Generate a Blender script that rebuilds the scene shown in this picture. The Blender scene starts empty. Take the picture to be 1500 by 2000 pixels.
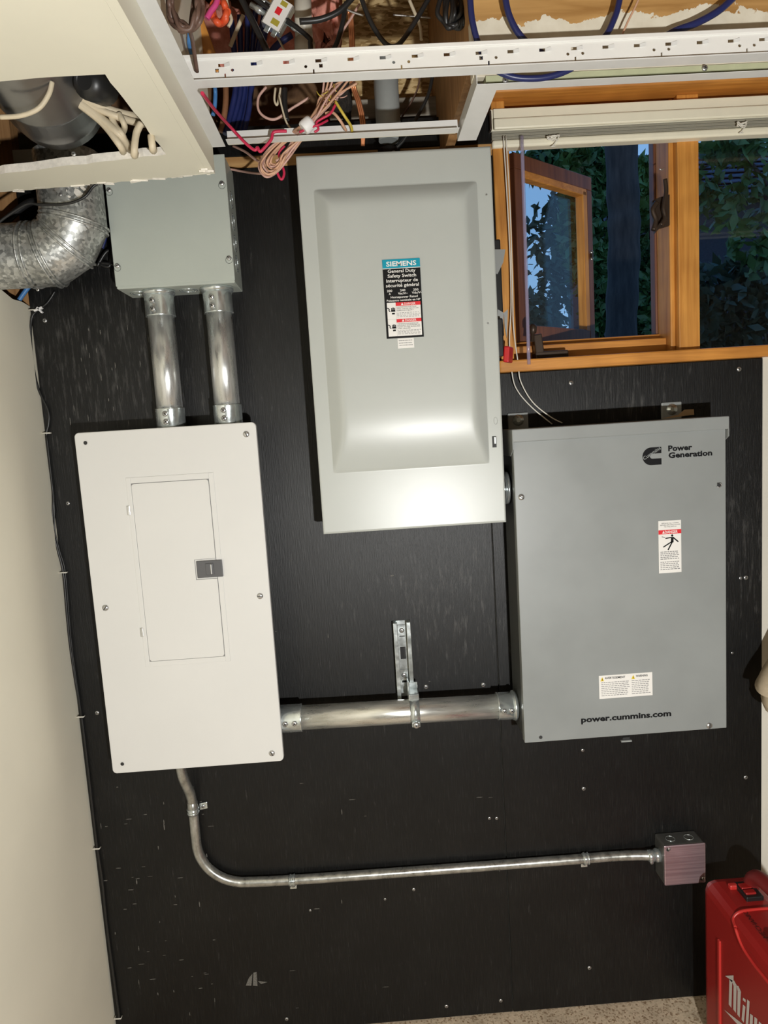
import bpy, bmesh, math, random
from mathutils import Vector, Matrix
random.seed(7)
scene = bpy.context.scene
COL = scene.collection
PI = math.pi

# ------------------------------------------------------------------ camera
FPX = 1360.0                                   # focal length in pixels of a 1500 x 2000 frame
PITCH, YAW, ROLL = math.radians(6.877), math.radians(1.609), math.radians(-3.585)
CAM = Vector((0.0, -1.62, 1.518))
def _rot():
    b = Matrix(((1, 0, 0), (0, 0, -1), (0, 1, 0)))
    cy, sy = math.cos(YAW), math.sin(YAW)
    ry = Matrix(((cy, 0, -sy), (0, 1, 0), (sy, 0, cy)))
    c, s = math.cos(PITCH), math.sin(PITCH)
    rx = Matrix(((1, 0, 0), (0, c, -s), (0, s, c)))
    c, s = math.cos(ROLL), math.sin(ROLL)
    rz = Matrix(((c, -s, 0), (s, c, 0), (0, 0, 1)))
    return rz @ rx @ ry @ b
ROT = _rot()
cam_data = bpy.data.cameras.new('camera')
cam_data.sensor_fit = 'HORIZONTAL'; cam_data.sensor_width = 36.0
cam_data.lens = FPX * 36.0 / 1500.0
cam_data.clip_start = 0.02; cam_data.clip_end = 200
cam = bpy.data.objects.new('camera', cam_data); COL.objects.link(cam)
r0, r1, r2 = ROT[0], ROT[1], ROT[2]
cam.matrix_world = Matrix(((r0[0], -r1[0], -r2[0], CAM[0]), (r0[1], -r1[1], -r2[1], CAM[1]),
                           (r0[2], -r1[2], -r2[2], CAM[2]), (0, 0, 0, 1)))
scene.camera = cam
# ------------------------------------------------------------------ world, lamp, exposure
world = bpy.data.worlds.new('dusk_sky'); scene.world = world; world.use_nodes = True
wn = world.node_tree.nodes; wl = world.node_tree.links
bg = wn['Background']; bg.inputs['Strength'].default_value = 1.0
tc = wn.new('ShaderNodeTexCoord'); sx = wn.new('ShaderNodeSeparateXYZ'); cr = wn.new('ShaderNodeValToRGB')
wl.new(tc.outputs['Generated'], sx.inputs[0]); wl.new(sx.outputs['Z'], cr.inputs[0]); wl.new(cr.outputs[0], bg.inputs['Color'])
cr.color_ramp.elements[0].position = 0.0; cr.color_ramp.elements[0].color = (0.30, 0.52, 0.80, 1)
cr.color_ramp.elements[1].position = 0.8; cr.color_ramp.elements[1].color = (0.07, 0.26, 0.68, 1)
lamp_data = bpy.data.lights.new('work_lamp', 'SPOT')
lamp_data.energy = 128; lamp_data.color = (1.0, 0.995, 0.97)
lamp_data.shadow_soft_size = 0.022
lamp_data.spot_size = math.radians(165); lamp_data.spot_blend = 0.6
lamp = bpy.data.objects.new('work_lamp', lamp_data); COL.objects.link(lamp)
lamp.location = (0.34, -2.08, 1.06)
lamp.rotation_euler = (Vector((0.10, 0.0, 1.75)) - Vector(lamp.location)).to_track_quat('-Z', 'Y').to_euler()
scene.view_settings.view_transform = 'Standard'; scene.view_settings.look = 'None'
scene.view_settings.gamma = 1.0; scene.view_settings.use_curve_mapping = False
scene.view_settings.exposure = 0.0

# ------------------------------------------------------------------ pixel helpers (real depth always given)
def ray(px, py): return ROT.transposed() @ Vector(((px - 750) / FPX, (py - 1000) / FPX, 1.0))
def P(px, py, Y=0.0):
    d = ray(px, py); return CAM + d * ((Y - CAM[1]) / d[1])
def PX(px, py, X):
    d = ray(px, py); return CAM + d * ((X - CAM[0]) / d[0])
def PZ(px, py, Z):
    d = ray(px, py); return CAM + d * ((Z - CAM[2]) / d[2])

# ------------------------------------------------------------------ materials
def nt_new(name):
    m = bpy.data.materials.new(name); m.use_nodes = True
    nt = m.node_tree; return m, nt, nt.nodes['Principled BSDF']
def N(nt, kind, **kw):
    n = nt.nodes.new(kind)
    for k, v in kw.items():
        if k in n.inputs: n.inputs[k].default_value = v
        else: setattr(n, k, v)
    return n
def coords(nt, scale=(1, 1, 1), rot=(0, 0, 0)):
    g = N(nt, 'ShaderNodeNewGeometry'); mp = N(nt, 'ShaderNodeMapping')
    mp.inputs['Scale'].default_value = scale; mp.inputs['Rotation'].default_value = rot
    nt.links.new(g.outputs['Position'], mp.inputs['Vector']); return mp.outputs[0]
def ramp(nt, fac, stops):
    r = N(nt, 'ShaderNodeValToRGB'); e = r.color_ramp.elements
    while len(e) < len(stops): e.new(0.5)
    for el, (p, c) in zip(e, stops): el.position = p; el.color = (*c, 1) if len(c) == 3 else c
    nt.links.new(fac, r.inputs[0]); return r.outputs[0]
def mix(nt, fac, a, b, mode='MIX'):
    n = N(nt, 'ShaderNodeMix', data_type='RGBA', blend_type=mode)
    for s, v in ((n.inputs[0], fac), (n.inputs[6], a), (n.inputs[7], b)):
        if hasattr(v, 'is_output'): nt.links.new(v, s)
        else: s.default_value = v if isinstance(v, (int, float)) else (*v, 1)
    return n.outputs[2]
def bump(nt, bsdf, h, strength=.2, dist=.002):
    b = N(nt, 'ShaderNodeBump', Strength=strength, Distance=dist)
    nt.links.new(h, b.inputs['Height']); nt.links.new(b.outputs[0], bsdf.inputs['Normal'])
def mat(name, c, rough=.5, metal=0.0, var=0.0, scale=(30, 30, 30), c2=None, bmp=0.0, spec=.5, rvar=0.0, detail=4):
    m, nt, b = nt_new(name)
    b.inputs['Roughness'].default_value = rough; b.inputs['Metallic'].default_value = metal
    b.inputs['Specular IOR Level'].default_value = spec
    b.inputs['Base Color'].default_value = (*c, 1)
    if var or c2 or bmp or rvar:
        nz = N(nt, 'ShaderNodeTexNoise', Scale=1.0, Detail=detail, Roughness=.6)
        nt.links.new(coords(nt, scale), nz.inputs['Vector'])
        lo = c2 if c2 else tuple(max(0, v * (1 - var)) for v in c)
        hi = c if c2 else tuple(min(1, v * (1 + var)) for v in c)
        nt.links.new(ramp(nt, nz.outputs['Fac'], [(.3, lo), (.7, hi)]), b.inputs['Base Color'])
        if bmp: bump(nt, b, nz.outputs['Fac'], bmp)
        if rvar:
            mr = N(nt, 'ShaderNodeMapRange'); mr.inputs[1].default_value = .3; mr.inputs[2].default_value = .7
            mr.inputs[3].default_value = max(.05, rough - rvar); mr.inputs[4].default_value = rough + rvar
            nt.links.new(nz.outputs['Fac'], mr.inputs[0]); nt.links.new(mr.outputs[0], b.inputs['Roughness'])
    return m

def plywood_mat():
    m, nt, b = nt_new('black_painted_plywood')
    n1 = N(nt, 'ShaderNodeTexNoise', Scale=1.0, Detail=5, Roughness=.65)
    nt.links.new(coords(nt, (420, 60, 22)), n1.inputs['Vector'])
    n2 = N(nt, 'ShaderNodeTexNoise', Scale=7.0, Detail=3); nt.links.new(coords(nt), n2.inputs['Vector'])
    base = ramp(nt, n1.outputs['Fac'], [(.30, (.0015, .0015, .0015)), (.55, (.0048, .0048, .0046)), (.76, (.020, .020, .0195))])
    dust = ramp(nt, n2.outputs['Fac'], [(.45, (.75, .75, .75)), (.75, (1.5, 1.5, 1.48))])
    col = mix(nt, 1.0, base, dust, 'MULTIPLY')
    n3 = N(nt, 'ShaderNodeTexNoise', Scale=1.0, Detail=6, Roughness=.7); nt.links.new(coords(nt, (110, 40, 16)), n3.inputs['Vector'])
    # scuffed, rubbed-thin paint along the grain; patches also put brighter light into the colour
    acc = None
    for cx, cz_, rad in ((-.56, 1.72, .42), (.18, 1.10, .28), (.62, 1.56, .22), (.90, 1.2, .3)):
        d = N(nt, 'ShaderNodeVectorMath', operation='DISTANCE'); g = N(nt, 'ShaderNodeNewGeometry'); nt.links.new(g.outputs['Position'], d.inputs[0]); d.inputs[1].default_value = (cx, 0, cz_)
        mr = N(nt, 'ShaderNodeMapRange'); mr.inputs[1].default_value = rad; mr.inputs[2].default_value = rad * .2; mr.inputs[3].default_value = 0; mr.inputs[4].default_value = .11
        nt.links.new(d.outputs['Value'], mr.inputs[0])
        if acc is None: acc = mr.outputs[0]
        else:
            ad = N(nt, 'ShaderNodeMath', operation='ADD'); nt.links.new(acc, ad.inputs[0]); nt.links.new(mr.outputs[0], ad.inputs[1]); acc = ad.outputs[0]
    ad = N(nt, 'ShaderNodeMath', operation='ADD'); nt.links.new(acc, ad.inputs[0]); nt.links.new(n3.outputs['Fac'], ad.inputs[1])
    worn_lit = ramp(nt, ad.outputs[0], [(.62, (0, 0, 0)), (.80, (1, 1, 1))])
    col = mix(nt, worn_lit, col, (.060, .058, .055))
    nt.links.new(col, b.inputs['Base Color'])
    b.inputs['Roughness'].default_value = .43; b.inputs['Specular IOR Level'].default_value = .37
    bump(nt, b, n1.outputs['Fac'], .5, .0012); return m
def wood_mat(name, a, c, along='x', rough=.45, dens=90):
    s = {'x': (4, dens, dens), 'y': (dens, 4, dens), 'z': (dens, dens, 4)}[along]
    m, nt, b = nt_new(name)
    n1 = N(nt, 'ShaderNodeTexNoise', Scale=1.0, Detail=5, Roughness=.6, Distortion=.6); nt.links.new(coords(nt, s), n1.inputs['Vector'])
    n2 = N(nt, 'ShaderNodeTexNoise', Scale=9, Detail=2); nt.links.new(coords(nt), n2.inputs['Vector'])
    base = ramp(nt, n1.outputs['Fac'], [(.3, c), (.62, a)])
    col = mix(nt, 1.0, base, ramp(nt, n2.outputs['Fac'], [(.3, (.78, .74, .7)), (.7, (1.1, 1.1, 1.1))]), 'MULTIPLY')
    nt.links.new(col, b.inputs['Base Color']); b.inputs['Roughness'].default_value = rough
    bump(nt, b, n1.outputs['Fac'], .15, .001); return m
def galv_mat(name, lo=(.30, .31, .30), hi=(.66, .67, .65), rough=.38, sc=170, metal=.7):
    m, nt, b = nt_new(name)
    v = N(nt, 'ShaderNodeTexVoronoi', Scale=sc); nt.links.new(coords(nt), v.inputs['Vector'])
    sp = N(nt, 'ShaderNodeSeparateXYZ'); nt.links.new(v.outputs['Color'], sp.inputs[0])
    n2 = N(nt, 'ShaderNodeTexNoise', Scale=14, Detail=5); nt.links.new(coords(nt), n2.inputs['Vector'])
    base = ramp(nt, sp.outputs[0], [(.1, lo), (.9, hi)])
    col = mix(nt, 1.0, base, ramp(nt, n2.outputs['Fac'], [(.3, (.7, .7, .68)), (.7, (1.15, 1.15, 1.15))]), 'MULTIPLY')
    nt.links.new(col, b.inputs['Base Color']); b.inputs['Metallic'].default_value = metal
    mr = N(nt, 'ShaderNodeMapRange'); mr.inputs[3].default_value = rough - .1; mr.inputs[4].default_value = rough + .15
    nt.links.new(sp.outputs[1], mr.inputs[0]); nt.links.new(mr.outputs[0], b.inputs['Roughness']); return m
def drywall_mat(name, c, dirt=.1):
    m, nt, b = nt_new(name)
    n1 = N(nt, 'ShaderNodeTexNoise', Scale=5, Detail=4); nt.links.new(coords(nt), n1.inputs['Vector'])
    n2 = N(nt, 'ShaderNodeTexNoise', Scale=260, Detail=2); nt.links.new(coords(nt), n2.inputs['Vector'])
    lo = tuple(v * (1 - dirt) for v in c)
    nt.links.new(ramp(nt, n1.outputs['Fac'], [(.3, lo), (.7, c)]), b.inputs['Base Color'])
    b.inputs['Roughness'].default_value = .55; bump(nt, b, n2.outputs['Fac'], .06, .001); return m
def speckle_mat():
    m, nt, b = nt_new('speckled_floor')
    v = N(nt, 'ShaderNodeTexVoronoi', Scale=230); nt.links.new(coords(nt), v.inputs['Vector'])
    sp = N(nt, 'ShaderNodeSeparateXYZ'); nt.links.new(v.outputs['Color'], sp.inputs[0])
    n1 = N(nt, 'ShaderNodeTexNoise', Scale=12, Detail=4); nt.links.new(coords(nt), n1.inputs['Vector'])
    a = ramp(nt, sp.outputs[0], [(.05, (.30, .20, .12)), (.3, (.56, .45, .32)), (.8, (.68, .55, .40))])
    col = mix(nt, 1.0, a, ramp(nt, n1.outputs['Fac'], [(.3, (.8, .8, .8)), (.7, (1.1, 1.1, 1.1))]), 'MULTIPLY')
    nt.links.new(col, b.inputs['Base Color']); b.inputs['Roughness'].default_value = .6; return m
def osb_mat():
    m, nt, b = nt_new('strand_board')
    v = N(nt, 'ShaderNodeTexVoronoi', Scale=1.0); nt.links.new(coords(nt, (70, 90, 200), (0, .4, 0)), v.inputs['Vector'])
    sp = N(nt, 'ShaderNodeSeparateXYZ'); nt.links.new(v.outputs['Color'], sp.inputs[0])
    nt.links.new(ramp(nt, sp.outputs[0], [(.1, (.30, .18, .06)), (.5, (.52, .36, .16)), (.9, (.68, .50, .25))]), b.inputs['Base Color'])
    b.inputs['Roughness'].default_value = .7; bump(nt, b, sp.outputs[1], .3, .001); return m
def glass_mat(name, tint=(1, 1, 1), refl=.05):
    m = bpy.data.materials.new(name); m.use_nodes = True; nt = m.node_tree; nt.nodes.clear()
    o = N(nt, 'ShaderNodeOutputMaterial'); t = N(nt, 'ShaderNodeBsdfTransparent'); g = N(nt, 'ShaderNodeBsdfGlossy', Roughness=.01)
    t.inputs['Color'].default_value = (*tint, 1)
    lw = N(nt, 'ShaderNodeLayerWeight', Blend=.5); pw = N(nt, 'ShaderNodeMath', operation='POWER'); pw.inputs[1].default_value = 5.0
    f = N(nt, 'ShaderNodeMath', operation='MULTIPLY_ADD'); f.inputs[1].default_value = .96; f.inputs[2].default_value = .04
    mx = N(nt, 'ShaderNodeMixShader'); nt.links.new(lw.outputs['Facing'], pw.inputs[0]); nt.links.new(pw.outputs[0], f.inputs[0])
    nt.links.new(f.outputs[0], mx.inputs[0]); nt.links.new(t.outputs[0], mx.inputs[1]); nt.links.new(g.outputs[0], mx.inputs[2])
    nt.links.new(mx.outputs[0], o.inputs[0]); return m
def painted_board_mat():
    m, nt, b = nt_new('half_painted_board')
    n = N(nt, 'ShaderNodeTexNoise', Scale=1.0, Detail=5, Distortion=.6); nt.links.new(coords(nt, (4, 60, 60)), n.inputs['Vector'])
    wood = ramp(nt, n.outputs['Fac'], [(.3, (.34, .17, .045)), (.65, (.58, .34, .12))])
    g = N(nt, 'ShaderNodeNewGeometry'); s = N(nt, 'ShaderNodeSeparateXYZ'); nt.links.new(g.outputs['Position'], s.inputs[0])
    n2 = N(nt, 'ShaderNodeTexNoise', Scale=14, Detail=7, Roughness=.65); nt.links.new(coords(nt), n2.inputs['Vector'])
    ma = N(nt, 'ShaderNodeMath', operation='MULTIPLY_ADD'); ma.inputs[1].default_value = .09
    nt.links.new(n2.outputs['Fac'], ma.inputs[0]); nt.links.new(s.outputs['Z'], ma.inputs[2])
    edge = ramp(nt, ma.outputs[0], [(.0, (0, 0, 0)), (1, (1, 1, 1))])
    th = N(nt, 'ShaderNodeMath', operation='GREATER_THAN'); th.inputs[1].default_value = P(1200, 30, -.432).z + .045
    nt.links.new(ma.outputs[0], th.inputs[0])
    n3 = N(nt, 'ShaderNodeTexNoise', Scale=40, Detail=4); nt.links.new(coords(nt), n3.inputs['Vector'])
    paint = ramp(nt, n3.outputs['Fac'], [(.3, (.66, .60, .47)), (.7, (.76, .71, .58))])
    nt.links.new(mix(nt, th.outputs[0], paint, wood), b.inputs['Base Color']); b.inputs['Roughness'].default_value = .6; return m

MT = {}
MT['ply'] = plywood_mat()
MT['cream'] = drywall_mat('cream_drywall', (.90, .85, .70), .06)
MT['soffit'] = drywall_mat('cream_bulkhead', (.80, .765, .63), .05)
MT['offwhite'] = drywall_mat('off_white_drywall', (.74, .71, .62), .08)
MT['gypsum'] = mat('gypsum_cut_edge', (.80, .76, .68), .9, var=.15, scale=(80, 80, 80), bmp=.5)
MT['floor'] = speckle_mat()
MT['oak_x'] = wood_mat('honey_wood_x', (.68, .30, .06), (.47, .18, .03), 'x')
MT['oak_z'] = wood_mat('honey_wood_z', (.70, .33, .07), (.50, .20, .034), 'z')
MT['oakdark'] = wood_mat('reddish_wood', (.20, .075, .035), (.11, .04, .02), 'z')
MT['pine_y'] = wood_mat('pine_joist', (.52, .31, .13), (.36, .19, .07), 'y', .65)
MT['pine_z'] = wood_mat('pine_stud', (.46, .26, .11), (.28, .14, .05), 'z', .65)
MT['pine_x'] = wood_mat('pine_x', (.55, .33, .13), (.40, .21, .07), 'x', .65)
MT['greywood'] = wood_mat('weathered_wood', (.30, .27, .22), (.17, .15, .12), 'x', .8, 50)
MT['osb'] = osb_mat()
MT['boardpaint'] = painted_board_mat()
MT['green'] = mat('green_drywall_strip', (.47, .49, .31), .7, var=.08)
MT['creampaint'] = mat('cream_paint', (.72, .68, .53), .55, var=.05)
MT['dark'] = mat('dark_cavity', (.018, .014, .011), .9, var=.4, scale=(20, 20, 20))
MT['subfloor'] = wood_mat('subfloor_boards', (.20, .11, .05), (.10, .05, .022), 'y', .8, 40)
MT['pink'] = mat('pink_fibreglass', (.84, .38, .30), .95, c2=(.50, .16, .11), scale=(45, 45, 45), bmp=1.0)
MT['grey'] = mat('grey_enamel', (.465, .485, .455), .33, var=.02, scale=(9, 9, 9))
MT['greybox'] = mat('grey_box_enamel', (.44, .475, .43), .40, var=.03, scale=(7, 7, 7))
MT['greyats'] = mat('cool_grey_enamel', (.268, .283, .278), .37, var=.05, scale=(6, 6, 6), rvar=.06)
MT['greydark'] = mat('grey_box_side', (.07, .073, .07), .45, var=.05)
MT['white'] = mat('white_enamel', (.70, .695, .672), .42, var=.015, scale=(5, 5, 5))
MT['latchgrey'] = mat('latch_plastic', (.10, .10, .105), .45)
MT['emt'] = mat('galvanised_steel_tube', (.84, .85, .84), .30, .78, c2=(.52, .53, .52), scale=(90, 90, 12), rvar=.08)
MT['emt_h'] = mat('galvanised_steel_tube_h', (.86, .85, .80), .30, .78, c2=(.52, .52, .48), scale=(12, 90, 90), rvar=.08)
MT['emt_s'] = mat('weathered_steel_tube', (.56, .56, .52), .32, .78, c2=(.28, .28, .26), scale=(60, 60, 40), rvar=.08)
MT['zinc'] = mat('bright_zinc', (.76, .81, .81), .22, .80, c2=(.50, .55, .55), scale=(40, 40, 40), rvar=.06)
MT['steeldark'] = mat('dark_box_steel', (.16, .16, .15), .4, .6, var=.2)
MT['screw'] = mat('screw_steel', (.55, .55, .54), .30, .85, var=.15)
MT['slot'] = mat('screw_slot', (.02, .02, .02), .6)
MT['galv'] = galv_mat('spangled_duct')
MT['ductdark'] = mat('dull_dark_duct', (.30, .30, .30), .28, .92, c2=(.20, .20, .205), scale=(5, 5, 5))
MT['black'] = mat('black_plastic', (.012, .012, .012), .4)
MT['blackcable'] = mat('black_cable', (.014, .014, .014), .38)
MT['red'] = mat('red_plastic', (.50, .012, .016), .35)
MT['toolred'] = mat('red_case_plastic', (.30, .013, .011), .40, var=.05, bmp=.05, scale=(300, 300, 300))
MT['toolred2'] = mat('red_case_trim', (.50, .030, .025), .36)
MT['tooldark'] = mat('case_handle_rubber', (.20, .016, .015), .5)
MT['lw'] = mat('label_white', (.82, .80, .76), .45)
MT['lk'] = mat('label_black', (.006, .006, .006), .6, spec=.2)
MT['lt'] = mat('label_teal', (.0, .30, .42), .4)
MT['lr'] = mat('label_red', (.72, .02, .03), .4)
MT['ly'] = mat('label_yellow', (.75, .55, .02), .5)
MT['lg'] = mat('label_grey_print', (.22, .22, .22), .5)
MT['lgold'] = mat('label_ochre_print', (.40, .33, .04), .5)
MT['ink'] = mat('black_ink', (.005, .005, .006), .6, spec=.2)
MT['logogrey'] = mat('logo_light', (.62, .58, .55), .5)
MT['inkdark'] = mat('marker_ink', (.05, .006, .006), .6)
MT['tee'] = mat('white_grid_steel', (.80, .79, .75), .35, var=.02)
MT['teegrey'] = mat('white_grid_flange', (.70, .70, .68), .35, var=.03)
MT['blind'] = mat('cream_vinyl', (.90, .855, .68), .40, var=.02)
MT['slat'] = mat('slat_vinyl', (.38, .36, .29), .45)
MT['cord'] = mat('white_cord', (.80, .77, .68), .7)
MT['bronze'] = mat('bronze_hardware', (.06, .04, .028), .4, .5)
MT['bluecable'] = mat('blue_cable', (.015, .024, .11), .35, var=.2)
MT['navycable'] = mat('navy_cable', (.016, .022, .10), .35)
MT['lightblue'] = mat('light_blue_cable', (.07, .22, .50), .4)
MT['tan'] = mat('tan_wire', (.58, .34, .22), .5, var=.1)
MT['creamwire'] = mat('cream_wire', (.62, .53, .38), .5, var=.1)
MT['pinkwire'] = mat('pink_wire', (.58, .36, .30), .5)
MT['redwire'] = mat('crimson_wire', (.52, .02, .07), .4)
MT['orangewire'] = mat('orange_cable', (.72, .10, .03), .45)
MT['magenta'] = mat('magenta_wire', (.60, .06, .22), .4)
MT['brownwire'] = mat('brown_cable', (.13, .075, .055), .5, var=.2)
MT['brown2'] = mat('brown_sheathed_cable', (.24, .11, .05), .45, var=.15)
MT['copper'] = mat('copper_wire', (.50, .20, .09), .35, .7)
MT['yellow'] = mat('yellow_wire', (.55, .42, .06), .45)
MT['tape'] = mat('white_tape', (.78, .77, .76), .5)
MT['pvc'] = mat('white_plastic_pipe', (.62, .59, .50), .4, var=.05)
MT['greypipe'] = mat('grey_plastic_conduit', (.32, .34, .33), .45, var=.05)
MT['pinkmetal'] = mat('brushed_cover_steel', (.56, .43, .46), .34, .75, c2=(.42, .31, .34), scale=(4, 40, 260), rvar=.06)
MT['cloth'] = mat('beige_cloth', (.60, .50, .36), .9, var=.12, scale=(40, 40, 40), bmp=.4)
MT['tagpaper'] = mat('manila_tag', (.42, .28, .15), .8)
MT['greytape'] = mat('bare_steel_bracket', (.34, .35, .34), .4, .3)
MT['bark'] = mat('tree_bark', (.055, .045, .042), .9, c2=(.015, .013, .014), scale=(26, 26, 5), bmp=1.0)
MT['leaf'] = mat('leaf_green', (.10, .20, .05), .5, c2=(.03, .07, .025), scale=(3, 3, 3))
MT['leafdark'] = mat('leaf_dark', (.035, .060, .035), .6)
MT['house'] = mat('dark_siding', (.030, .032, .045), .8, var=.2)
MT['roof'] = mat('dark_shingle', (.050, .062, .10), .8, c2=(.032, .042, .075), scale=(3, 40, 40))
MT['grass'] = mat('dark_grass', (.02, .04, .015), .9, var=.4)
MT['glass'] = glass_mat('window_glass', (.93, .96, .97))
MT['clear'] = mat('clear_plastic', (.42, .38, .55), .15)
MT['clear'].node_tree.nodes['Principled BSDF'].inputs['Alpha'].default_value = .45

# ------------------------------------------------------------------ geometry helpers
ORG = {}
class B:
    def __init__(self): self.bm = bmesh.new(); self.mi = 0; self.mats = []
    def use(self, m):
        if m not in self.mats: self.mats.append(m)
        self.mi = self.mats.index(m); return self
    def _mark(self, n0):
        self.bm.faces.ensure_lookup_table()
        for f in self.bm.faces[n0:]: f.material_index = self.mi
    def box(self, x0, x1, y0, y1, z0, z1, bev=0.0, seg=2):
        t = bmesh.new(); bmesh.ops.create_cube(t, size=1.0)
        for v in t.verts:
            v.co = Vector(((x0 + x1) / 2 + v.co.x * (x1 - x0), (y0 + y1) / 2 + v.co.y * (y1 - y0), (z0 + z1) / 2 + v.co.z * (z1 - z0)))
        if bev: bmesh.ops.bevel(t, geom=t.edges[:], offset=bev, segments=seg, profile=.5, affect='EDGES')
        self.merge(t); return self
    def merge(self, t, mtx=None):
        vm = {}
        for v in t.verts: vm[v] = self.bm.verts.new(mtx @ v.co if mtx else v.co)
        for f in t.faces:
            try:
                nf = self.bm.faces.new([vm[v] for v in f.verts]); nf.material_index = self.mi; nf.smooth = f.smooth
            except ValueError: pass
        t.free()
    def obox(self, c, ux, uy, uz, hx, hy, hz, bev=0.0):
        """oriented box: centre, three axes, half sizes"""
        t = bmesh.new(); bmesh.ops.create_cube(t, size=2.0)
        c, ux, uy, uz = Vector(c), Vector(ux).normalized(), Vector(uy).normalized(), Vector(uz).normalized()
        for v in t.verts: v.co = Vector((v.co.x * hx, v.co.y * hy, v.co.z * hz))
        if bev: bmesh.ops.bevel(t, geom=t.edges[:], offset=bev, segments=2, profile=.5, affect='EDGES')
        for v in t.verts: v.co = c + ux * v.co.x + uy * v.co.y + uz * v.co.z
        self.merge(t); return self
    def ring(self, c, a, b, r, seg): return [self.bm.verts.new(c + a * (r * math.cos(2 * PI * i / seg)) + b * (r * math.sin(2 * PI * i / seg))) for i in range(seg)]
    def skin(self, R0, R1, smooth=True):
        n = len(R0)
        for i in range(n):
            f = self.bm.faces.new((R0[i], R0[(i + 1) % n], R1[(i + 1) % n], R1[i])); f.material_index = self.mi; f.smooth = smooth
    def cap(self, R, flip=False):
        f = self.bm.faces.new(R[::-1] if flip else R); f.material_index = self.mi
    def lathe(self, p0, p1, prof, seg=20, cap0=True, cap1=True, smooth=True):
        """prof: list of (t along p0->p1 in metres, radius)"""
        p0, p1 = Vector(p0), Vector(p1); d = (p1 - p0).normalized()
        a = d.orthogonal().normalized(); b = d.cross(a)
        rs = [self.ring(p0 + d * t, a, b, max(r, 1e-5), seg) for t, r in prof]
        for i in range(len(rs) - 1): self.skin(rs[i], rs[i + 1], smooth)
        if cap0: self.cap(rs[0], True)
        if cap1: self.cap(rs[-1])
        return self
    def cyl(self, p0, p1, r, seg=16, r1=None):
        L = (Vector(p1) - Vector(p0)).length
        return self.lathe(p0, p1, [(0, r), (L, r if r1 is None else r1)], seg)
    def tube(self, pts, r, seg=8, sub=6, closed=False, rfun=None):
        pts = [Vector(p) for p in pts]
        if sub > 1 and len(pts) > 2: pts = spline(pts, sub)
        t0 = (pts[1] - pts[0]).normalized(); a = t0.orthogonal().normalized(); rs = []
        for i, p in enumerate(pts):
            t = (pts[min(i + 1, len(pts) - 1)] - pts[max(i - 1, 0)])
            t = t.normalized() if t.length > 1e-9 else t0
            a = (a - t * a.dot(t)); a = a.normalized() if a.length > 1e-6 else t.orthogonal().normalized()
            rr = rfun(i / (len(pts) - 1)) if rfun else r
            rs.append(self.ring(p, a, t.cross(a), rr, seg))
        for i in range(len(rs) - 1): self.skin(rs[i], rs[i + 1])
        self.cap(rs[0], True); self.cap(rs[-1]); return self
    def prism(self, poly, n, thick):
        """planar polygon (3D points) extruded along n by thick"""
        n = Vector(n).normalized() * thick
        v0 = [self.bm.verts.new(Vector(p)) for p in poly]; v1 = [self.bm.verts.new(Vector(p) + n) for p in poly]
        k = len(poly)
        for f in ([v0[i] for i in range(k)][::-1], v1): 
            ff = self.bm.faces.new(f); ff.material_index = self.mi
        for i in range(k):
            ff = self.bm.faces.new((v0[i], v0[(i + 1) % k], v1[(i + 1) % k], v1[i])); ff.material_index = self.mi
        return self
    def quad(self, *p):
        f = self.bm.faces.new([self.bm.verts.new(Vector(q)) for q in p]); f.material_index = self.mi; return self
    def grid(self, fn, nu, nv, smooth=True):
        vs = [[self.bm.verts.new(fn(i / nu, j / nv)) for j in range(nv + 1)] for i in range(nu + 1)]
        for i in range(nu):
            for j in range(nv):
                f = self.bm.faces.new((vs[i][j], vs[i + 1][j], vs[i + 1][j + 1], vs[i][j + 1])); f.material_index = self.mi; f.smooth = smooth
        return self
    def obj(self, name, m=None, parent=None, origin=None, fix=True):
        if fix: bmesh.ops.recalc_face_normals(self.bm, faces=self.bm.faces[:])
        base = ORG[parent.name] if parent is not None else None
        if parent is None:
            if origin is None:
                xs = [v.co for v in self.bm.verts]
                origin = Vector((sum(c.x for c in xs) / len(xs), sum(c.y for c in xs) / len(xs), min(c.z for c in xs)))
            base = Vector(origin)
        for v in self.bm.verts: v.co = v.co - base
        me = bpy.data.meshes.new(name); self.bm.to_mesh(me); self.bm.free()
        for k in (self.mats or [m]): me.materials.append(MT[k])
        o = bpy.data.objects.new(name, me); COL.objects.link(o)
        if parent is None: o.location = base
        else: o.parent = parent
        ORG[o.name] = base; return o
def spline(pts, sub):
    out = []; n = len(pts)
    for i in range(n - 1):
        p0, p1, p2, p3 = pts[max(i - 1, 0)], pts[i], pts[i + 1], pts[min(i + 2, n - 1)]
        for k in range(sub):
            t = k / sub; t2 = t * t; t3 = t2 * t
            out.append(.5 * ((2 * p1) + (p2 - p0) * t + (2 * p0 - 5 * p1 + 4 * p2 - p3) * t2 + (3 * p1 - p0 - 3 * p2 + p3) * t3))
    out.append(pts[-1]); return out
def tag(o, label=None, cat=None, group=None, kind=None):
    if label: o['label'] = label
    if cat: o['category'] = cat
    if group: o['group'] = group
    if kind: o['kind'] = kind
    return o
def thing(name, loc, label, cat, group=None):
    o = bpy.data.objects.new(name, None); COL.objects.link(o); o.location = loc; o.empty_display_size = .05
    ORG[o.name] = Vector(loc); return tag(o, label, cat, group)
def inst(name, mesh, parent, loc, rot=(0, 0, 0)):
    o = bpy.data.objects.new(name, mesh); COL.objects.link(o); o.parent = parent
    o.location = Vector(loc) - ORG[parent.name]; o.rotation_euler = rot; ORG[o.name] = Vector(loc); return o
_scr = {}
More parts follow.
